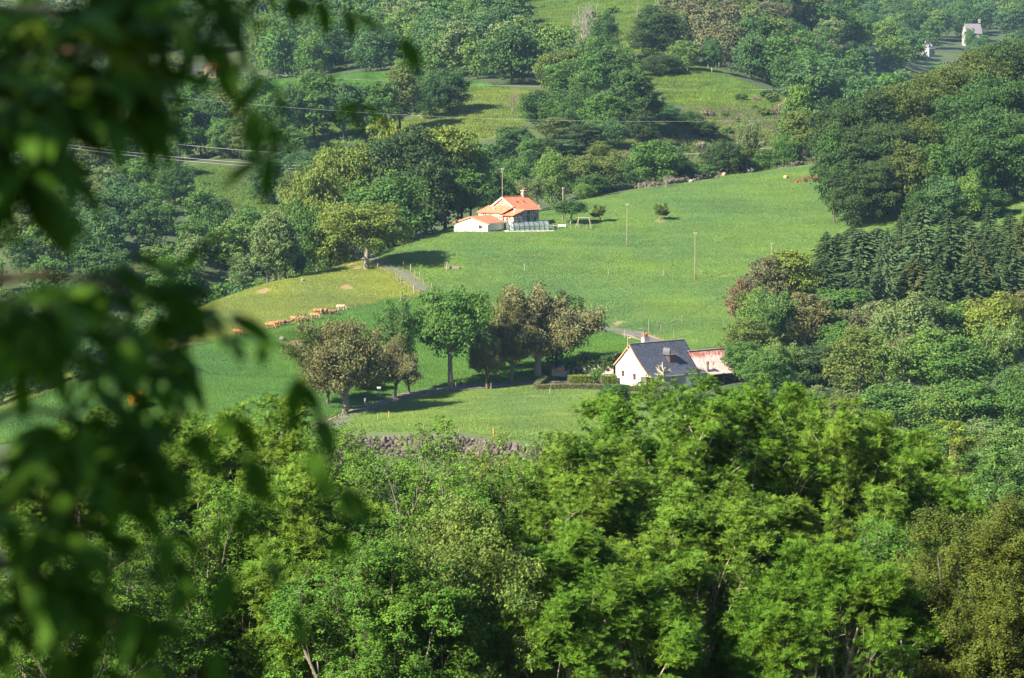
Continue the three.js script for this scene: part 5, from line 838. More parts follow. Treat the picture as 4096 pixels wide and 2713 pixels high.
// ---- the low white garage
{
  const L = 9.5, w = 5.2, g0 = place(471, 229.5, 772), back = V(-Math.sin(rad(30)), 0, Math.cos(rad(30))).multiplyScalar(-L / 2); g0.y -= 0.25;
  const h = thing('white_garage', 'low white garage with a shallow orange tiled roof beside the farmhouse', 'garage', g0.clone().add(back), rad(-30)), z = L / 2;
  part(h, 'gable_wall', ext([[-w, -2], [w, -2], [w, 2.1], [0, 3.6], [-w, 2.1]], 0.3, [[2.4, 0.5, 3.5, 1.5]]).translate(0, 0, z - 0.3), whiteWall); part(h, 'side_wall', [metreBox(0.3, 4.0, L - 0.6, w - 0.15, 0, 0), metreBox(0.3, 4.0, L - 0.6, -w + 0.15, 0, 0)], whiteWall); part(h, 'back_wall', ext([[-w, -2], [w, -2], [w, 2.1], [0, 3.6], [-w, 2.1]], 0.3).translate(0, 0, -z), whiteWall);
  part(h, 'roof', slab([[0, 3.88], [w + 0.6, 2.08]], -z - 0.3, z + 0.4, 0.2), tiles); part(h, 'roof', slab([[0, 3.88], [-w - 0.6, 2.08]], -z - 0.3, z + 0.4, 0.2), tiles);
  windowIn(h, 2.4, 0.5, 3.5, 1.5, z - 0.2, woodBrown);
  part(h, 'fascia', [slab([[0, 3.66], [w + 0.55, 1.88]], z + 0.3, z + 0.38, 0.16), slab([[0, 3.66], [-w - 0.55, 1.88]], z + 0.3, z + 0.38, 0.16)], std(0.55, 0.28, 0.16));
  part(h, 'gutter', new THREE.CylinderGeometry(0.10, 0.10, L + 0.5, 8).rotateX(Math.PI / 2).translate(w + 0.62, 1.85, 0.1), whitePaint); part(h, 'gutter', new THREE.CylinderGeometry(0.10, 0.10, L + 0.5, 8).rotateX(Math.PI / 2).translate(-w - 0.62, 1.85, 0.1), whitePaint);
  for (const s of [-1, 1]) part(h, 'downpipe', new THREE.CylinderGeometry(0.07, 0.07, 2.4, 8).translate(s * (w + 0.06), 0.6, z + 0.08), whitePaint);
}
// ---- the glazed pool enclosure
{
  const c = place(527, 231, 776); c.y = height(c.x, c.z) + 0.1; const e = thing('pool_enclosure', 'telescopic glazed pool enclosure with dark arched ribs before the farmhouse', 'pool enclosure', c, rad(14));
  const glass = new THREE.MeshPhysicalMaterial({ color: col(0.80, 0.92, 0.95), roughness: 0.12, transmission: 0.85, thickness: 0, ior: 1.5, side: 2 }); const n = 9, len = 11.2, span = 2.6;
  const arch = (i) => { const t = i / (n - 1), k = 1 + 0.10 * Math.floor(t * 2.99), hgt = 2.05 * k, s = span * (0.94 + 0.06 * k), x = (t - 0.5) * len; return { x, s, hgt, pts: Array.from({ length: 19 }, (_, j) => { const a = Math.PI * j / 18, ca = Math.cos(a), sa = Math.sin(a); return V(x, hgt * Math.pow(sa, 0.72), s * Math.sign(ca) * Math.pow(Math.abs(ca), 0.8)); }) }; };
  for (let i = 0; i < n; i++) { const a = arch(i); part(e, 'rib', new THREE.TubeGeometry(new THREE.CatmullRomCurve3(a.pts), 30, 0.13, 6), darkMetal); }
  for (let i = 0; i < n - 1; i++) { const a = arch(i), b = arch(i + 1), P_ = [], I = []; for (let j = 0; j <= 18; j++) { P_.push(a.x, a.pts[j].y, a.pts[j].z, b.x, a.pts[j].y, a.pts[j].z); } for (let j = 0; j < 18; j++) I.push(j * 2, j * 2 + 1, j * 2 + 2, j * 2 + 1, j * 2 + 3, j * 2 + 2); const g = new THREE.BufferGeometry(); g.setAttribute('position', new THREE.Float32BufferAttribute(P_, 3)); g.setIndex(I); g.computeVertexNormals(); part(e, 'pane', g, glass); }
  for (const i of [0, n - 1]) { const a = arch(i), s = new THREE.Shape(a.pts.map((p) => new THREE.Vector2(p.z, p.y))), g = new THREE.ShapeGeometry(s).rotateY(Math.PI / 2).translate(a.x, 0, 0); const en = part(e, 'end_pane', g, glass); part(en, 'mullion', [-0.5, 0, 0.5].map((f) => box(0.08, a.hgt * (1 - Math.abs(f) * 0.25), 0.08, a.x, a.hgt * (1 - Math.abs(f) * 0.25) / 2, f * a.s * 1.3)), darkMetal); }
  part(e, 'rail', [box(len + 0.4, 0.12, 0.14, 0, 0.02, span * 1.02), box(len + 0.4, 0.12, 0.14, 0, 0.02, -span * 1.02), ...[0.6, 1.2].map((y) => box(len, 0.07, 0.07, 0, y, span * 1.0))], darkMetal);
  part(e, 'pool_deck', metreBox(len + 2.4, 1.4, span * 2 + 2.2, 0, -0.72, 0), std(0.62, 0.58, 0.52));
  part(e, 'pool_water', box(len - 1.4, 0.02, span * 2 - 1.4, 0, 0.0, 0), new THREE.MeshPhysicalMaterial({ color: col(0.25, 0.50, 0.55), roughness: 0.1 }));
}
// ---- far houses
function farHouse(name, label, u, v, D, w, L, eave, ridge, theta, wall, roofM, extras) {
  const p = place(u, v, D); const h = thing(name, label, 'house', p, rad(-theta)), z = L / 2, W = w / 2;
  part(h, 'gable_wall', ext([[-W, -4], [W, -4], [W, eave], [0, ridge - 0.25], [-W, eave]], 0.4).translate(0, 0, z - 0.4), wall); part(h, 'gable_wall', ext([[-W, -4], [W, -4], [W, eave], [0, ridge - 0.25], [-W, eave]], 0.4).translate(0, 0, -z), wall); part(h, 'long_wall', metreBox(0.4, eave + 4, L - 0.8, W - 0.2, (eave - 4) / 2, 0), wall); part(h, 'long_wall', metreBox(0.4, eave + 4, L - 0.8, -W + 0.2, (eave - 4) / 2, 0), wall);
  const r1 = part(h, 'roof', slab([[0, ridge], [W + 0.5, eave - 0.3]], -z - 0.3, z + 0.3, 0.2), roofM); part(h, 'roof', slab([[0, ridge], [-W - 0.5, eave - 0.3]], -z - 0.3, z + 0.3, 0.2), roofM);
  const win = (x, y, zz, side) => { const q = new THREE.Group(); q.name = 'window'; h.add(q); part(q, 'pane', side ? box(0.06, 1.4, 0.9, W + 0.03, y, zz) : box(0.9, 1.4, 0.06, x, y, z + 0.03), pane); part(q, 'frame', side ? [box(0.1, 0.14, 1.1, W + 0.05, y + 0.77, zz), box(0.1, 0.14, 1.1, W + 0.05, y - 0.77, zz)] : [box(1.1, 0.14, 0.1, x, y + 0.77, z + 0.05), box(1.1, 0.14, 0.1, x, y - 0.77, z + 0.05)], extras?.frame ?? mortarWhite); };
  for (const [x, y, zz, s] of extras?.windows ?? []) win(x, y, zz, s);
  if (extras?.chimney) { const [x, y, q] = extras.chimney, ch = new THREE.Group(); ch.name = 'chimney'; h.add(ch); part(ch, 'stack', metreBox(0.9, 2.4, 1.2, x, y, q), wall); part(ch, 'cap', box(1.1, 0.15, 1.4, x, y + 1.28, q), mortarWhite); }
  for (const q of extras?.dormers ?? []) { const d = new THREE.Group(); d.name = 'dormer'; h.add(d); part(d, 'front', box(1.6, 1.5, 1.2, W * 0.55, eave + (ridge - eave) * 0.42, q), wall); part(d, 'dormer_roof', slab([[W * 0.1, eave + (ridge - eave) * 0.42 + 1.5], [W * 0.55 + 1.1, eave + (ridge - eave) * 0.42 + 0.8]], q - 0.9, q + 0.9, 0.12), roofM); }
  return h;
}
farHouse('far_farmhouse', 'small stone house with orange roof on the far left slope', 219, 78.5, 1330, 8.5, 11, 4.2, 7.4, 42, paleStone, tiles, { windows: [[-1.8, 1.6, 0, 0], [1.6, 1.6, 0, 0], [0, 2, 2, 1], [0, 2, -2, 1]], frame: woodBrown, chimney: [0, 7.6, -4.6] });
farHouse('far_barn', 'grey slate roofed stone barn left of the far orange house', 187.5, 81, 1342, 8, 7, 1.6, 9.2, 62, paleStone, farSlate, {});
farHouse('far_villa', 'tall grey house with slate roof and dormers in the side valley', 927, 60, 1895, 7.5, 7, 7.6, 11.6, 40, std(0.24, 0.26, 0.29), farSlate, { windows: [[-1.8, 2, 0, 0], [1.8, 2, 0, 0], [-1.8, 5, 0, 0], [1.8, 5, 0, 0], [0, 2, 2, 1], [0, 5, 2, 1], [0, 2, -2, 1], [0, 5, -2, 1]], dormers: [2, -2], chimney: [0, 12, 2] });
farHouse('far_manor', 'white manor house with a steep grey-mauve roof among far trees', 972, 42, 2000, 8.5, 11.5, 6.0, 12.8, 76, std(0.28, 0.28, 0.28), farSlate, { windows: [[0, 2, 3.5, 1], [0, 5, 3.5, 1], [0, 2, 0, 1], [0, 5, 0, 1], [0, 2, -3.5, 1], [0, 5, -3.5, 1], [-2, 3, 0, 0], [2, 3, 0, 0]], chimney: [0, 14.4, -5.4] });
T(227, 1318, 67, 9, P.far[0], L.green, K.dark, 'garden_tree', 'small round tree in front of the far orange roofed house');
T(965.5, 1962, 29, 13, P.far[2], L.blue, K.dark, 'manor_tree', 'hazy tree half hiding the left of the far manor'); T(979, 1958, 33, 13, P.far[3], L.green, K.dark, 'manor_tree', 'hazy tree before the right foot of the far manor'); T(972, 1950, 37, 12, P.far[4], L.blue, K.dark, 'manor_tree', 'low hazy tree before the middle of the far manor');
// ------------------------------------------------------------------ cattle
const cowGeo = (() => {
  const made = {};
  const build = (pose) => {
    const bones = [], B = (a, ra, b, rb) => bones.push([...a, ra, ...b, rb]);
    B([0.70, 1.08, 0], 0.37, [0.10, 1.00, 0], 0.43); B([0.10, 1.00, 0], 0.43, [-0.72, 1.12, 0], 0.37); B([-0.72, 1.16, 0], 0.34, [-0.98, 1.12, 0], 0.25);
    const graze = pose !== 'stand';
    const nk = graze ? [1.28, 0.86, pose === 'turn' ? 0.22 : 0.02] : [1.25, 1.42, 0.08], hd = graze ? [1.40, 0.56, pose === 'turn' ? 0.40 : 0.05] : [1.42, 1.50, 0.14], mz = graze ? [1.52, 0.17, pose === 'turn' ? 0.50 : 0.08] : [1.78, 1.22, 0.2];
    B([0.82, 1.14, 0], 0.31, nk, 0.19); B(nk, 0.19, hd, 0.16); B(hd, 0.16, mz, 0.095);
    for (const s of [-1, 1]) { B([hd[0] - 0.06, hd[1] + 0.12, hd[2] + s * 0.12], 0.05, [hd[0] - 0.10, hd[1] + 0.13, hd[2] + s * 0.30], 0.035); }
    [[0.62, 0.21, 0.06], [0.66, -0.21, -0.10], [-0.74, 0.22, 0.10], [-0.72, -0.22, -0.06]].forEach(([x, zz, st], i) => { if (i < 2) { B([x, 0.88, zz * 0.8], 0.18, [x + st * 0.3, 0.45, zz], 0.085); B([x + st * 0.3, 0.45, zz], 0.08, [x + st, 0.06, zz], 0.065); } else { B([x, 1.0, zz * 0.8], 0.25, [x + 0.12, 0.66, zz], 0.14); B([x + 0.12, 0.66, zz], 0.13, [x - 0.10 + st, 0.44, zz], 0.08); B([x - 0.10 + st, 0.44, zz], 0.075, [x - 0.04 + st, 0.06, zz], 0.065); } });
    B([-1.12, 1.30, 0], 0.05, [-1.20, 0.85, 0.02], 0.035); B([-1.20, 0.85, 0.02], 0.035, [-1.17, 0.50, 0.03], 0.055); B([-0.42, 0.72, 0], 0.15, [-0.30, 0.66, 0], 0.12);
    const N = 56, mc = new MarchingCubes(N, new THREE.MeshStandardMaterial(), false, false, 60000), half = 1.62, cx = 0.22, cy = 0.84;
    mc.isolation = 0; const f = mc.field, k = 0.07;
    for (let a = 0; a < N; a++) for (let b = 0; b < N; b++) for (let c = 0; c < N; c++) {
      const x = cx + half * ((c - N / 2) / (N / 2)), y = cy + half * ((b - N / 2) / (N / 2)), zz = half * 0.45 * ((a - N / 2) / (N / 2)); let acc = 0;
      for (const [ax, ay, az, ra, bx, by, bz, rb] of bones) { const ex = bx - ax, ey = by - ay, ez = bz - az, t = clamp(((x - ax) * ex + (y - ay) * ey + (zz - az) * ez) / (ex * ex + ey * ey + ez * ez), 0, 1), d = Math.hypot(x - ax - t * ex, y - ay - t * ey, zz - az - t * ez) - lerp(ra, rb, t); acc += Math.exp(-d / k); }
      f[a * N * N + b * N + c] = clamp(k * Math.log(acc + 1e-9), -0.5, 0.5);
    }
    mc.update(); const n = mc.count, p = mc.positionArray.slice(0, n * 3);
    const pos = new Float32Array(n * 3), colr = new Float32Array(n * 3);
    for (let i = 0; i < n; i++) { const x = cx + half * p[i * 3], y = cy + half * p[i * 3 + 1], zz = half * 0.45 * p[i * 3 + 2]; pos.set([x, y, zz], i * 3); const low = y < 0.42 || (x > 1.42 && y < 0.34) || (y < 0.72 && Math.abs(x) < 0.5) ? 1 : 0; const m = 1 + 0.12 * noise3(x * 3, y * 3, zz * 3); colr.set(low ? [1.25 * m, 1.7 * m, 2.2 * m] : [m, m, m], i * 3); }
    const g = new THREE.BufferGeometry(); g.setAttribute('position', new THREE.BufferAttribute(pos, 3)); g.setAttribute('color', new THREE.BufferAttribute(colr, 3)); g.computeVertexNormals(); return g;
  };
  return (pose) => made[pose] ??= build(pose);
})();
const COAT = { tan: [0.30, 0.165, 0.080], pale: [0.46, 0.32, 0.20], brown: [0.16, 0.095, 0.055], orange: [0.34, 0.145, 0.058] };
for (const k of Object.keys(COAT)) COAT[k] = new THREE.MeshStandardMaterial({ color: col(...COAT[k]), vertexColors: true, roughness: 0.85 });
[[341.1, 310.6, 'graze', 'pale', 0.1, 'palest cow, rightmost and highest of the grazing line'], [332.9, 315.2, 'graze', 'brown', 0.05, 'tan-brown cow just below the palest cow'], [327.2, 314.2, 'turn', 'tan', 1.2, 'cow seen from behind, half hidden by the tan-brown cow'], [321.8, 314.4, 'graze', 'tan', 1.5, 'cow seen from behind in the middle of the line'], [318.0, 314.6, 'graze', 'orange', 0.15, 'orange cow behind the tan cow mid-line'], [314.7, 318.9, 'turn', 'tan', -0.1, 'tan cow in front of the orange one mid-line'], [303.6, 321.7, 'graze', 'brown', -0.5, 'darkest brown cow standing apart in the line'], [294.2, 322.2, 'graze', 'orange', -0.7, 'bright orange cow with its head down behind a brown one'], [287.8, 325.6, 'stand', 'brown', 0.1, 'brown cow standing before the bright orange one'], [281.0, 325.9, 'graze', 'brown', 3.0, 'small brown cow turned the other way'], [274.4, 327.4, 'graze', 'orange', 0.2, 'low orange cow near the lower end of the line'], [269.9, 328.8, 'turn', 'tan', 0.0, 'tan cow at the lower end of the line'], [237.5, 335.3, 'graze', 'orange', -0.4, 'single orange cow below the main line beside a post'], [162.6, 347.8, 'graze', 'orange', 0.3, 'lone orange cow far down at the pasture edge']]
  .forEach(([u, v, pose, c, t, l]) => { const p = ground(u, v), g = thing('cow', l, 'cow', p, t, 'cattle on the pasture'); g.position.y += 0.08; part(g, 'body', cowGeo(pose), COAT[c]); g.scale.setScalar(0.92); });
// ------------------------------------------------------------------ posts, poles and wires
const postGeo = new THREE.CylinderGeometry(0.085, 0.10, 1, 7).translate(0, 0.42, 0), postWood = [std(0.36, 0.32, 0.27, 0.95, { map: barkMap }), std(0.30, 0.25, 0.20, 0.95, { map: barkMap }), std(0.42, 0.21, 0.07, 0.8)];
const postRnd = RNG(88);
function post(u, v, h, m, label, group, fat = 1) { const p = ground(u, v), g = part(scene, 'fence_post', postGeo, postWood[m]); g.position.copy(p); g.scale.set(fat, h, fat); g.rotation.set((postRnd() - 0.5) * 0.16, postRnd() * 6, (postRnd() - 0.5) * 0.16); return tag(g, label, 'fence post', group); }
const q7 = (x, y) => [225 + x * 0.10557, 225 + y * 0.10557];
[[1692, 415], [1762, 445], [1802, 482], [1848, 500], [1868, 535], [1880, 572], [1955, 605]].forEach(([x, y], i) => post(...q7(x, y), i < 2 ? 2.2 : 1.7, 0, ['first and tallest post right of the farm lane', 'second post right of the farm lane, joined by wires', 'third post right of the farm lane', 'fourth post right of the farm lane', 'fifth post right of the farm lane', 'sixth post right of the farm lane', 'last leaning post right of the farm lane'][i], 'posts along the farm lane', i < 2 ? 1.6 : 1.1));
[[1446, 412], [1625, 520], [1636, 540], [1664, 568], [1700, 598], [1793, 650], [1962, 690]].forEach(([x, y], i) => post(...q7(x, y), i === 5 ? 2.3 : 1.8, i === 6 ? 1 : 0, ['post left of the lane beside the road oak', 'upper post of the close pair left of the lane', 'lower post of the close pair left of the lane', 'post left of the lane below the close pair', 'small post left of the lane before the stout one', 'stout pale post where the lane bends', 'dark post on the lane edge above the oak crown'][i], 'posts along the farm lane', i === 5 ? 1.9 : 1.1));
[[1558, 318, 1.4, 1, 'dark post in the tree shade by the lane'], [2103, 428, 2.4, 0, 'stout post beside the wooden trough'], [1665, 715, 1.8, 0, 'post at the pasture corner beside a log'], [1237, 795, 2.0, 1, 'dark post right of the palest cow'], [135, 1000, 2.2, 1, 'dark post beside the single orange cow'], [2288, 712, 1.8, 0, 'thin post on the meadow right of the bright oak']].forEach(([x, y, h, m, l]) => post(...q7(x, y), h, m, l, null, h > 2.2 ? 1.7 : 1));
[[524.5, 270.5, 1.8, 'thin pale post in the middle meadow below the pool enclosure'], [608.7, 274.5, 1.6, 'thin post in the meadow left of the second pole'], [663.4, 276, 1.8, 'pale leaning post left of the tallest meadow pole'], [701.7, 274.4, 1.2, 'short post right of the tallest meadow pole'], [764, 263, 1.9, 'pale post left of the last meadow pole'], [583, 316.5, 2, 'post beside the largest walnut on the meadow'], [624.8, 338, 2, 'post below the lane left of the white house chimney'], [661, 333, 2.2, 'leaning post above the slate roof'], [674, 339, 2.2, 'post close above the right end of the slate roof'], [682, 322.8, 2, 'dark post highest above the slate roof'], [638.5, 190, 2.4, 'post on the meadow crest left of the stone wall'], [649, 333, 3.4, 'tall post with insulators above the white house chimney']].forEach(([u, v, h, l], i) => post(u, v, h, i > 6 ? 1 : 0, l, null, 1.2));
[[455.9, 391.3, 2.0, 'leaning weathered post beside the bright oak trunk'], [491, 389.8, 1.8, 'pale post beside the thin reddish trunk'], [427, 396.8, 1.4, 'dark post at the lane in the oak shade'], [368, 411.5, 1.6, 'dark post on the near side of the lane'], [378, 420, 1.3, 'small pale post in the walnut shade'], [389, 418.6, 1.6, 'orange post in the walnut shade'], [424, 430.3, 1.3, 'small post above the left end of the stone bank'], [445.6, 430, 1.7, 'post above the middle of the stone bank'], [459, 434.3, 1.5, 'leaning post above the stone bank'], [349, 408.5, 1.6, 'post just right of the leftmost walnut trunk'], [550, 393.5, 1.2, 'white stake at the corner of the low hedge'], [466.7, 300.3, 1.6, 'post behind the crown of the bright oak']].forEach(([u, v, h, l], i) => post(u, v, h, i === 5 ? 2 : i % 3 ? 0 : 1, l, null, 1.1));
post(493.6, 440.5, 2.6, 2, 'stout orange marker post at the edge of the lower field', null, 1.6); post(902, 224, 4.2, 2, 'leaning orange pole at the foot of the dark wood', null, 1.3);
for (const [u, v] of [[612, 48.6], [615, 48.4], [618, 48.6], [621, 48.4], [624, 48.2], [628, 48], [679, 73], [681, 73], [684, 72.6], [687.5, 72.6], [708, 69], [712, 68], [716, 67.4], [719, 67], [722, 66.6], [724, 66]]) post(u, v, 2.2, 0, 'tiny pale post of the broken fence across the far high meadows', 'fence on the far high meadows', 1.5);
function pole(u, vBase, vTop, label, r = 0.12, wood = greyWood, lean = 0) {
  const p = ground(u, vBase), h = place(u, vTop, -p.z).y - p.y, g = thing('utility_pole', label, 'utility pole', p, 0, 'wooden poles'); g.rotation.z = lean;
  part(g, 'shaft', new THREE.CylinderGeometry(r * 0.75, r, h + 0.8, 8).translate(0, h / 2 - 0.4, 0), wood); const b = part(g, 'base_stain', new THREE.CylinderGeometry(r * 1.03, r * 1.06, 1.9, 8).translate(0, 0.6, 0), std(0.21, 0.13, 0.085)); b.name = 'weathered_foot';
  part(g, 'bracket', [box(0.7, 0.08, 0.08, 0, h - 0.35, 0)], zinc); for (const s of [-0.28, 0.28]) part(g, 'insulator', new THREE.CylinderGeometry(0.05, 0.06, 0.18, 8).translate(s, h - 0.22, 0), whitePaint); return V(p.x, p.y + h - 0.2, p.z);
}
const tops = [pole(563, 221.5, 187, 'wooden pole rising behind the dark garden tree', 0.2), pole(627, 246.6, 203.5, 'slim pole in the meadow nearest the farm'), pole(695, 279.4, 232, 'tallest slim pole in the middle of the meadow', 0.13), pole(771.5, 269.5, 242.8, 'slim pole at the right of the meadow before the spruces'), pole(757, 305, 274, 'thin pole half hidden by the reddish trees'), pole(502.4, 221, 168, 'tall thin mast behind the farmhouse ridge', 0.12)];
function cable(name, label, a, b, sag, r, mat) { const pts = Array.from({ length: 25 }, (_, i) => { const t = i / 24, p = a.clone().lerp(b, t); p.y -= sag * 4 * t * (1 - t); return p; }); return tag(part(scene, name, new THREE.TubeGeometry(new THREE.CatmullRomCurve3(pts), 60, r, 5), mat), label, 'cable'); }
const wire = std(0.42, 0.43, 0.44, 0.5, { metalness: 0.2 }), thinWire = std(0.10, 0.11, 0.11, 0.6);
cable('service_cable', 'dark service cable from the farm pole to the first meadow pole', tops[0], tops[1], 1.2, 0.018, thinWire); cable('service_cable', 'dark service cable between the first two meadow poles', tops[1], tops[2], 2.2, 0.018, thinWire); cable('service_cable', 'dark service cable between the tallest and the last meadow pole', tops[2], tops[3], 2.2, 0.018, thinWire); cable('service_cable', 'dark cable rising from the white house roof to the thin pole', place(634, 334.5, 602), tops[4], 1.8, 0.028, thinWire);
const span = (label, u0, v0, u1, v1, D, sag, r) => cable('power_line', label, place(u0, v0, D), place(u1, v1, D), sag, r, wire);
span('single bright power line crossing behind the farm clump', -60, 112, 790, 146, 955, 9.5, 0.06); span('upper wire of the close pair of power lines', -60, 125, 640, 163, 930, 7.0, 0.065); span('lower wire of the close pair of power lines', -60, 127.5, 640, 165.5, 930, 7.2, 0.065);
span('faint high wire across the far forest edge', 150, 66, 1040, 84, 1110, 5.0, 0.035); span('faint wire crossing before the hedgerow trees', 60, 84, 800, 119, 975, 5.0, 0.03);
// ------------------------------------------------------------------ stones
const stoneGeos = [1, 2, 3, 4, 5].map((s) => { const g = new THREE.IcosahedronGeometry(0.5, 1), p = g.attributes.position, r = RNG(s * 7), a = [r() * 9, r() * 9]; for (let i = 0; i < p.count; i++) { const v = V(p.getX(i), p.getY(i), p.getZ(i)), k = 1 + 0.32 * noise3(v.x * 2.6 + a[0], v.y * 2.6 + a[1], v.z * 2.6); p.setXYZ(i, v.x * k * 1.15, v.y * k * 0.8, v.z * k); } g.computeVertexNormals(); return g; });
const stoneMat = [std(0.105, 0.078, 0.080, 0.95), std(0.085, 0.066, 0.070, 0.95), std(0.128, 0.098, 0.096, 0.95), std(0.072, 0.058, 0.062, 0.95)];
{ // the bank of rough stone blocks under the lower field
  const r = RNG(606), root = thing('stone_bank', 'bank of rough purple-grey stone blocks below the lower field', 'stone bank', V(0, 0, 0)), back = [], rows = 9, N = 40;
  const top = Array.from({ length: N + 1 }, (_, i) => { const t = i / N, u = lerp(340, 545, t), v = 437.5 + 1.2 * Math.sin(t * 7) + 12 * smooth(0.45, 1, t), p = place(u, v, 521 - 6 * t); return p; });
  const P_ = [], I_ = []; top.forEach((p) => { P_.push(p.x, p.y - 0.1, p.z, p.x, p.y - 7, p.z + 3.4); }); for (let i = 0; i < N; i++) I_.push(i * 2, i * 2 + 1, i * 2 + 2, i * 2 + 1, i * 2 + 3, i * 2 + 2);
  const g = new THREE.BufferGeometry(); g.setAttribute('position', new THREE.Float32BufferAttribute(P_, 3)); g.setIndex(I_); g.computeVertexNormals(); part(root, 'earth_backing', g, std(0.12, 0.10, 0.085, 1, { side: 2 }));
  const crest = []; { const P2 = [], I2 = []; top.forEach((p) => { const q = V(p.x, 0, p.z - 9); P2.push(p.x, p.y + 0.05, p.z + 0.3, p.x, Math.max(p.y + 0.05, height(q.x, q.z)) - 0.02, q.z); }); for (let i = 0; i < N; i++) I2.push(i * 2, i * 2 + 2, i * 2 + 1, i * 2 + 1, i * 2 + 2, i * 2 + 3); const g2 = new THREE.BufferGeometry(); g2.setAttribute('position', new THREE.Float32BufferAttribute(P2, 3)); g2.setIndex(I2); g2.computeVertexNormals(); part(root, 'grass_brow', g2, new THREE.MeshStandardMaterial({ color: col(0.085, 0.125, 0.032), roughness: 1, side: 2 })); }
  let n = 0; for (let j = 0; j < rows && n < 300; j++) for (let i = 0; i < 34 && n < 300; i++) {
    const t = clamp((i + 0.5 * (j % 2) + 0.3 * (r() - 0.5)) / 34, 0, 1), k = t * N, a = top[Math.min(N, Math.floor(k))], b = top[Math.min(N, Math.floor(k) + 1)], p = a.clone().lerp(b, k % 1), f = (j + 0.4 * (r() - 0.5)) / rows, s = lerp(0.7, 1.75, r());
    p.y -= 0.2 + f * 5.2 - 0.25 * r(); p.z += f * 2.6 + 0.25 * r(); const m = part(root, 'stone', stoneGeos[n % 5], stoneMat[Math.floor(r() * 4)]); m.position.copy(p); m.rotation.set(r() * 3, r() * 6, r() * 3); m.scale.set(s * 1.1, s * 0.9, s * 0.9); n++;
  }
}
function stoneRun(name, label, pts, count, hgt, thick, mats, seed, s0, s1, inst300 = 300) {   // a tumbled dry wall: the largest stones singly, the small fill as one part
  const r = RNG(seed), root = thing(name, label, 'stone wall', V(0, 0, 0)), curve = new THREE.CatmullRomCurve3(pts), list = [];
  for (let i = 0; i < count; i++) { const t = r(), p = curve.getPoint(t), y = r(), gap = 0.35 + 0.65 * smooth(-0.6, 0.2, noise2(t * 14, seed)); if (y > gap) continue; list.push([V(p.x + (r() - 0.5) * thick, height(p.x, p.z) + y * hgt * (1 - 0.2 * r()), p.z + (r() - 0.5) * thick), lerp(s0, s1, r() * r()), r(), r(), r()]); }
  list.sort((a, b) => b[1] - a[1]);
  list.slice(0, inst300).forEach(([p, s, a, b, c], n) => { const m = part(root, 'stone', stoneGeos[n % 5], mats[Math.floor(a * mats.length)]); m.position.copy(p); m.rotation.set(a * 3, b * 6, c * 3); m.scale.setScalar(s); });
  const rest = list.slice(inst300); if (rest.length) { const I = new THREE.InstancedMesh(stoneGeos[0], mats[0], rest.length), M = new THREE.Matrix4(), q = new THREE.Quaternion(), e = new THREE.Euler(); rest.forEach(([p, s, a, b, c], i) => { q.setFromEuler(e.set(a * 3, b * 6, c * 3)); M.compose(p, q, V(s, s, s)); I.setMatrixAt(i, M); }); I.name = 'small_stones'; I.userData.kind = 'stuff'; shade(I); root.add(I); }
}
stoneRun('dry_stone_wall', 'tumbled dry-stone wall along the meadow crest', [[636, 189], [655, 187], [680, 183.5], [700, 180.5], [718, 177.5], [740, 174], [762, 171], [790, 167.5], [822, 162.5]].map(([u, v]) => ground(u, v)), 1000, 1.7, 1.6, stoneMat, 91, 0.4, 1.0);
stoneRun('stone_heap', 'grey stone heap at the right end of the crest wall', [[806, 160], [815, 156], [826, 154]].map(([u, v]) => { const p = ground(u, 163); return V(p.x, p.y + 1, p.z - 3); }), 260, 3.6, 5, stoneMat, 92, 0.5, 1.2);
function boulder(u, v, s, m, label) { const b = part(scene, 'boulder', stoneGeos[Math.floor(u) % 5], m); b.position.copy(ground(u, v)); b.position.y += s * 0.25; b.scale.set(s, s * 1.2, s); b.rotation.y = u; tag(b, label, 'boulder'); }
boulder(751, 173, 2.6, std(0.27, 0.28, 0.30), 'pale grey upright boulder in the crest wall'); boulder(600.5, 192.5, 1.8, std(0.26, 0.21, 0.18), 'small pinkish boulder at the left of the crest'); boulder(724, 176.5, 1.6, std(0.32, 0.23, 0.15), 'tan boulder beside the crest wall'); boulder(786, 178.5, 1.5, std(0.30, 0.21, 0.13), 'tan stone lying in the upper meadow'); boulder(691, 182.5, 1.4, std(0.27, 0.25, 0.23), 'pale stone at the foot of the crest wall'); boulder(303, 281.5, 1.0, std(0.20, 0.18, 0.16), 'grey stone lying in the pasture'); boulder(282, 340, 1.2, std(0.18, 0.17, 0.18), 'grey stone on the green slope below the cattle');
// brush heaps by the dark wood
[[934, 223, 30, 'large heap of grey dead brushwood before the dark wood'], [918, 221, 14, 'low heap of grey brushwood beside the large one']].forEach(([u, v, w, l], i) => { const p = ground(u, v); TP(p, i ? 2.6 : 5.2, w / pxPerM(p), P.bush[i], L.brush, K.grey, 'brush_heap', l, 'brush heap'); });
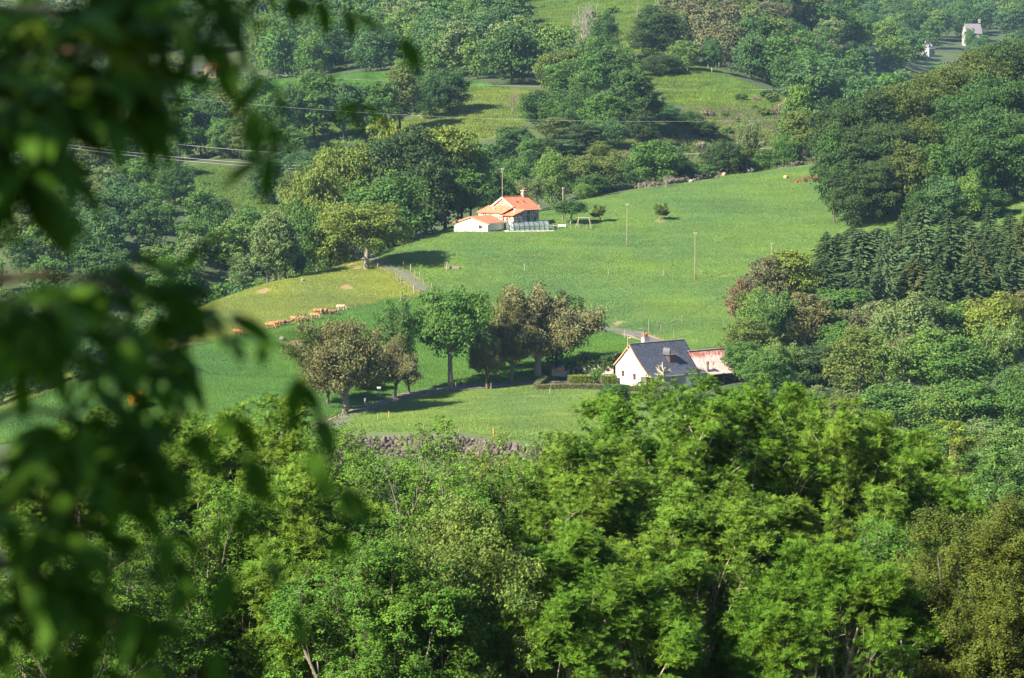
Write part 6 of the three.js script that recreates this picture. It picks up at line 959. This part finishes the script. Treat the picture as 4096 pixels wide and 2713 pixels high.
// ------------------------------------------------------------------ things round the farm
{
  const p = ground(584, 227.5), s = thing('swing_frame', 'wooden swing frame with two splayed leg pairs in the farm garden', 'swing', p, rad(-16)), w = std(0.40, 0.34, 0.26, 0.9), W = new Wood(); const leg = (x0, x1, z0) => new THREE.TubeGeometry(new THREE.LineCurve3(V(x0, -0.2, z0), V(x1, 2.7, 0)), 1, 0.06, 6);
  for (const [x, x2] of [[-2.2, -1.4], [2.2, 1.4]]) for (const z of [-1.1, 1.1]) part(s, 'leg', leg(x, x2, z), w);
  part(s, 'beam', new THREE.CylinderGeometry(0.07, 0.07, 3.4, 8).rotateZ(Math.PI / 2).translate(0, 2.72, 0), w); for (const x of [-0.6, 0.7]) { const q = part(s, 'seat', box(0.5, 0.05, 0.22, x, 0.5, 0), darkMetal); for (const d of [-0.22, 0.22]) part(q, 'rope', new THREE.CylinderGeometry(0.02, 0.02, 2.2, 4).translate(x + d, 1.6, 0), darkMetal); }
}
{ const p = ground(562, 228.5), s = thing('garden_bench', 'white garden bench before the dark garden tree', 'bench', p, 0.2); part(s, 'seat', box(2.2, 0.08, 0.5, 0, 0.55, 0), whitePaint); part(s, 'backrest', box(2.2, 0.30, 0.06, 0, 0.95, -0.25), whitePaint); for (const x of [-0.95, 0.95]) part(s, 'leg', box(0.08, 0.6, 0.5, x, 0.25, 0), whitePaint); }
{ const p = ground(549, 229.5), s = thing('garden_post', 'dark tall post at the right end of the pool enclosure', 'post', p); part(s, 'shaft', cyl(0.16, 0.14, 2.7, 0, 0, 0, 8), darkMetal); part(s, 'sign_plate', box(0.25, 0.4, 0.05, 0, 1.5, 0.17), whitePaint); }
{ const p = ground(553, 229), s = thing('stone_planter', 'low tan stone planter beside the pool enclosure', 'planter', p, 0.2); part(s, 'stone_box', [box(1.8, 0.9, 1.0, 0, 0.4, 0)], std(0.60, 0.47, 0.36, 0.95, { map: asphaltMap })); part(s, 'coping', box(1.95, 0.1, 1.15, 0, 0.9, 0), std(0.62, 0.56, 0.48)); }
[[544, 230, 'thin green stake before the pool enclosure'], [571, 229.8, 'white-topped stake below the dark garden tree'], [579, 229.8, 'stake left of the swing frame'], [586.5, 229.6, 'stake right below the swing frame'], [480, 231.3, 'stake before the garage window'], [449, 232, 'stake at the left of the garage in the shade']].forEach(([u, v, l]) => post(u, v, 1.5, 0, l));
{ const p = ground(452, 269), s = thing('wooden_trough', 'long weathered wooden trough in the meadow below the farm', 'trough', p, 0.15); part(s, 'side', [box(3.6, 0.6, 0.1, 0, 0.45, 0.4), box(3.6, 0.6, 0.1, 0, 0.45, -0.4)], greyWood); part(s, 'end', [box(0.1, 0.6, 0.7, -1.75, 0.45, 0), box(0.1, 0.6, 0.7, 1.75, 0.45, 0)], greyWood); part(s, 'bottom', box(3.6, 0.08, 0.9, 0, 0.12, 0), greyWood); }
{ const p = ground(404.5, 301.5), s = thing('fallen_log', 'short grey log lying at the pasture corner', 'log', p, 0.5); part(s, 'trunk', new THREE.CylinderGeometry(0.28, 0.34, 2.4, 9).rotateZ(Math.PI / 2).translate(0, 0.3, 0), K.grey); part(s, 'broken_bough', new THREE.CylinderGeometry(0.08, 0.12, 0.7, 6).rotateZ(0.6).translate(0.6, 0.7, 0), K.grey); }
// roadside things half hidden behind the near treetops
{ const p = ground(274, 449), s = thing('road_marker', 'white roadside marker post with a red band on the valley road', 'road marker', p); part(s, 'shaft', cyl(0.14, 0.12, 1.4, 0, -0.1, 0, 10), whitePaint); part(s, 'red_band', cyl(0.15, 0.15, 0.16, 0, 0.98, 0, 10), std(0.6, 0.05, 0.03)); }
{ const p = ground(281, 443.5), s = thing('road_sign', 'grey backed road sign on a post beside the valley road', 'road sign', p, 0.3); part(s, 'shaft', cyl(0.06, 0.06, 2.6, 0, -0.1, 0, 8), zinc); part(s, 'plate', box(0.7, 0.6, 0.05, 0, 2.2, 0.08), zinc); }
{ const p = ground(365, 404), s = thing('stone_marker', 'small white marker stone left of the sign by the lower lane', 'marker stone', p); part(s, 'stone', new THREE.CylinderGeometry(0.18, 0.22, 1.3, 8).translate(0, 0.5, 0), whitePaint); part(s, 'dark_band', cyl(0.205, 0.205, 0.2, 0, 0.5, 0, 10), darkMetal); }
{ const p = ground(379, 399.5), s = thing('letter_box', 'tall narrow post with pale boards by the lower lane', 'post box', p); part(s, 'shaft', box(0.16, 2.6, 0.16, 0, 1.1, 0), darkMetal); part(s, 'box', box(0.6, 0.7, 0.4, 0, 0.9, 0.1), std(0.25, 0.26, 0.28)); part(s, 'top_board', box(0.8, 0.4, 0.08, 0, 2.4, 0.1), whitePaint); }
TP(ground(138, 408), 3.2, 4, P.bush[0], L.broom, K.brown, 'broom_bush', 'bright orange-yellow flowering broom bush behind the near leaves', 'bush');
TP(ground(147, 376), 8, 9, P.round2, L.blue, K.dark, 'slope_bush', 'dark bushy tree on the green slope seen through the near leaves', 'tree');
// ------------------------------------------------------------------ the ash tree beside the viewpoint: boughs and leaves hang into the view, far out of focus
{
  const r = RNG(9191), tree = thing('overhanging_ash', 'out of focus ash tree hanging dark leaves over the left of the view', 'tree', V(0, 0, 0));
  const trunkAt = V(-2.9, -2.6, -3.6), W = new Wood();
  W.tube([trunkAt.clone(), V(-2.8, -0.6, -3.7), V(-2.75, 1.6, -3.8), V(-2.7, 4.2, -3.9)], 0.19, 0.10, 12); part(tree, 'trunk', W.build(), K.grey);
  // an ash leaflet: a folded, pointed blade
  const leafletGeo = (L, w, bend, fold) => { const n = 7, P_ = [], I = []; for (let i = 0; i <= n; i++) { const t = i / n, hw = w * Math.pow(Math.sin(Math.PI * Math.min(1, 0.04 + t * 0.96)), 0.85) * (1 - 0.35 * t) * 1.15, x = L * t, y = -bend * L * t * t; P_.push(x, y + fold * hw, -hw, x, y, 0, x, y + fold * hw, hw); } for (let i = 0; i < n; i++) for (let k = 0; k < 2; k++) { const a = i * 3 + k; I.push(a, a + 1, a + 3, a + 1, a + 4, a + 3); } const g = new THREE.BufferGeometry(); g.setAttribute('position', new THREE.Float32BufferAttribute(P_, 3)); g.setIndex(I); g.computeVertexNormals(); return g; };
  const blades = [leafletGeo(0.095, 0.017, 0.25, 0.25), leafletGeo(0.105, 0.019, 0.45, 0.15), leafletGeo(0.085, 0.017, 0.1, 0.3), leafletGeo(0.075, 0.018, 0.35, 0.2)];
  const mats = [[0.055, 0.135, 0.008], [0.095, 0.195, 0.010], [0.042, 0.100, 0.008], [0.140, 0.220, 0.014]].map((c) => new THREE.MeshPhysicalMaterial({ color: col(...c), roughness: 0.65, specularIntensity: 0.15, transmission: 0.38, thickness: 0, side: 2 }));
  // each bough: from the trunk to its end, with leaves along it; the paths are given as places in the world
  const at = (u, v, D) => place(u, v, D);
  const boughs = [
    [[-2.7, 1.6, -4.0], at(-60, -5, 4.3), at(40, 10, 4.4), at(110, 12, 4.5), at(165, 22, 4.6)], [[-2.7, 1.2, -4.0], at(-60, 60, 4.2), at(30, 50, 4.3), at(90, 52, 4.3), at(140, 58, 4.4)], [[-2.7, 1.0, -4.0], at(-50, 120, 4.1), at(-10, 105, 4.1), at(30, 108, 4.2), at(65, 112, 4.3)], [[-2.7, 1.7, -4.0], at(-60, -50, 4.4), at(80, -40, 4.5), at(190, -25, 4.6), at(265, -5, 4.7)], [[-2.7, 0.9, -4.0], at(-60, 165, 4.1), at(-10, 150, 4.1), at(30, 150, 4.2)],
    [[-2.8, 0.2, -3.9], at(-60, 285, 4.3), at(40, 275, 4.4), at(100, 282, 4.4), at(150, 292, 4.5), at(205, 300, 4.6)], [[-2.8, -0.2, -3.9], at(-60, 350, 4.2), at(30, 330, 4.3), at(100, 335, 4.3), at(140, 345, 4.4), at(180, 365, 4.5)], [[-2.8, -0.5, -3.9], at(-60, 440, 4.1), at(20, 410, 4.2), at(80, 420, 4.3), at(125, 440, 4.3)], [[-2.8, -0.7, -3.9], at(-60, 560, 4.1), at(20, 500, 4.2), at(60, 510, 4.2), at(100, 530, 4.3)], [[-2.8, -0.9, -3.9], at(-60, 650, 4.1), at(40, 600, 4.2), at(90, 610, 4.3), at(140, 640, 4.4)], [[-2.8, -0.4, -3.9], at(-60, 310, 4.0), at(0, 300, 4.0), at(60, 310, 4.1)], [[-2.8, -0.8, -3.9], at(-60, 480, 4.0), at(0, 560, 4.0), at(70, 580, 4.1)],
  ].map((b) => b.map((p) => p.isVector3 ? p : V(...p)));
  const leafList = [];
  const compound = (p, dir, len, pairs, droop) => {   // one ash leaf: paired leaflets on a stalk, and one at the tip
    const d = dir.clone().normalize(), q = p.clone(), step = len / pairs, sideRef = V(0, 1, 0).cross(d).normalize().lerp(randDir(r), 0.25).normalize();
    for (let i = 0; i < pairs; i++) { q.addScaledVector(d, step); d.y -= droop / pairs; d.normalize(); for (const s of i === pairs - 1 ? [0, -1, 1] : [-1, 1]) { const t = d.clone().multiplyScalar(s ? 0.55 : 1).addScaledVector(sideRef, s * 0.85); t.y += 0.25 - 0.9 * r(); t.z += (r() - 0.5) * 0.9; leafList.push([q.clone(), t.normalize(), r()]); } }
    return q;
  };
  boughs.forEach((b, bi) => {
    const c = new THREE.CatmullRomCurve3(b), B = new Wood(), n = 16; B.tube(Array.from({ length: n + 1 }, (_, i) => c.getPoint(i / n)), 0.009, 0.003, 7); part(tree, 'bough', B.build(), K.brown);
    const count = [28, 28, 24, 22, 11, 11, 11, 13, 14, 13, 12, 15][bi]; for (let i = 0; i < count; i++) { const t = lerp([5, 6, 7, 10].includes(bi) ? 0.52 : 0.30, 1, (i + r() * 0.6) / count), p = c.getPoint(Math.min(1, t)), tan = c.getTangent(Math.min(1, t)), d = tan.multiplyScalar(0.5).add(randDir(r).multiplyScalar(0.8)); d.y -= 0.1; d.z += 0.1; compound(p, d, lerp(0.09, 0.15, r()), 3, 0.5); }
  });
  // loose sprays that reach into the picture
  [[315, 6, 4.6, 1, -0.25], [350, 8, 4.6, 0.05, -1], [262, 30, 4.4, 0.1, -1], [225, 10, 4.2, 0.3, -1], [262, 62, 4.4, 0.05, -1], [232, 305, 4.3, 0.5, -0.5], [275, 330, 4.3, 0.5, -0.9], [180, 350, 4.2, 0.9, 0.2], [205, 372, 4.2, 0.6, -1], [275, 415, 4.2, 0.8, -0.7], [315, 432, 4.2, 0.3, -1], [250, 405, 4.2, -0.1, -1], [210, 470, 4.1, 0.2, -1], [160, 480, 4.0, 0.2, -1], [240, 520, 4.1, 0.5, -0.7], [290, 650, 4.1, 0.4, -0.6], [120, 560, 3.9, 0.3, -1], [200, 600, 4.0, 0.3, -1], [90, 300, 4.0, 0.6, -0.7], [60, 380, 3.9, 0.5, -1]].forEach(([u, v, D, dx, dy]) => compound(at(u, v, D), V(dx, dy, 0.1), 0.15, 2, 0.4));
  const scaleOf = () => lerp(0.5, 1.05, r());
  const M = new THREE.Matrix4(), put = (o, [p, d, k]) => { const up = V((r() - 0.5) * 0.9, 0.8, 0.35 + (r() - 0.5) * 0.9), zAx = V(0, 0, 0).crossVectors(d, up).normalize(), yAx = V(0, 0, 0).crossVectors(zAx, d).normalize(), s = scaleOf(); M.makeBasis(d.clone().multiplyScalar(s), yAx.multiplyScalar(s), zAx.multiplyScalar(s)); M.setPosition(p); return M; };
  // the 300 that show largest are single leaves, the others one mass
  const cam = (l) => { const u = 512 + l[0].x / -l[0].z * FOCAL; return u > -10 ? 1 : 0; };
  leafList.sort((a, b) => cam(b) - cam(a)); console.log('near leaves', leafList.length);
  leafList.slice(0, 300).forEach((l, i) => { const m = part(tree, 'leaf', blades[i % 4], mats[Math.floor(l[2] * 4)]); put(m, l); m.applyMatrix4(M); });
  const rest = leafList.slice(300), inst = new THREE.InstancedMesh(blades[0], mats[0], rest.length); rest.forEach((l, i) => { put(null, l); inst.setMatrixAt(i, M); }); inst.name = 'more_leaves'; inst.userData.kind = 'stuff'; shade(inst); tree.add(inst);
  // the crown above and beside the viewpoint, out of the picture, that keeps most of these leaves in its shade
  const over = []; for (const [cx, cy, cz, ax, ay, az, n] of [[-3.4, 3.46, -2.1, 1.25, 0.48, 1.25, 3000], [-3.4, 1.50, -2.1, 1.25, 0.46, 1.25, 2400], [-3.8, 4.2, -2.3, 1.8, 0.8, 1.6, 900]]) for (let i = 0; i < n; i++) { const e = randDir(r), q = Math.cbrt(r()), p = V(cx + e.x * q * ax, cy + e.y * q * ay, cz + e.z * q * az); if (sightOf(p)) continue; over.push(p); }
  const crown = new THREE.InstancedMesh(blades[1], mats[1], over.length); over.forEach((p, i) => { const d = randDir(r); d.y -= 0.6; d.normalize(); put(null, [p, d, 0]); M.scale(V(1.5, 1.5, 1.7)); crown.setMatrixAt(i, M); }); crown.name = 'upper_crown'; crown.userData.kind = 'stuff'; shade(crown); tree.add(crown);
}
function sightOf(p) { if (p.z > -0.4) return false; const y = (p.y * CP - p.z * -SP), zc = -(p.z * CP + p.y * SP); const u = 512 + p.x / zc * FOCAL, v = 339 - (p.y * CP + p.z * SP) / zc * FOCAL; return u > -120 && u < 1100 && v > -120 && v < 800; }
renderer.render(scene, camera);
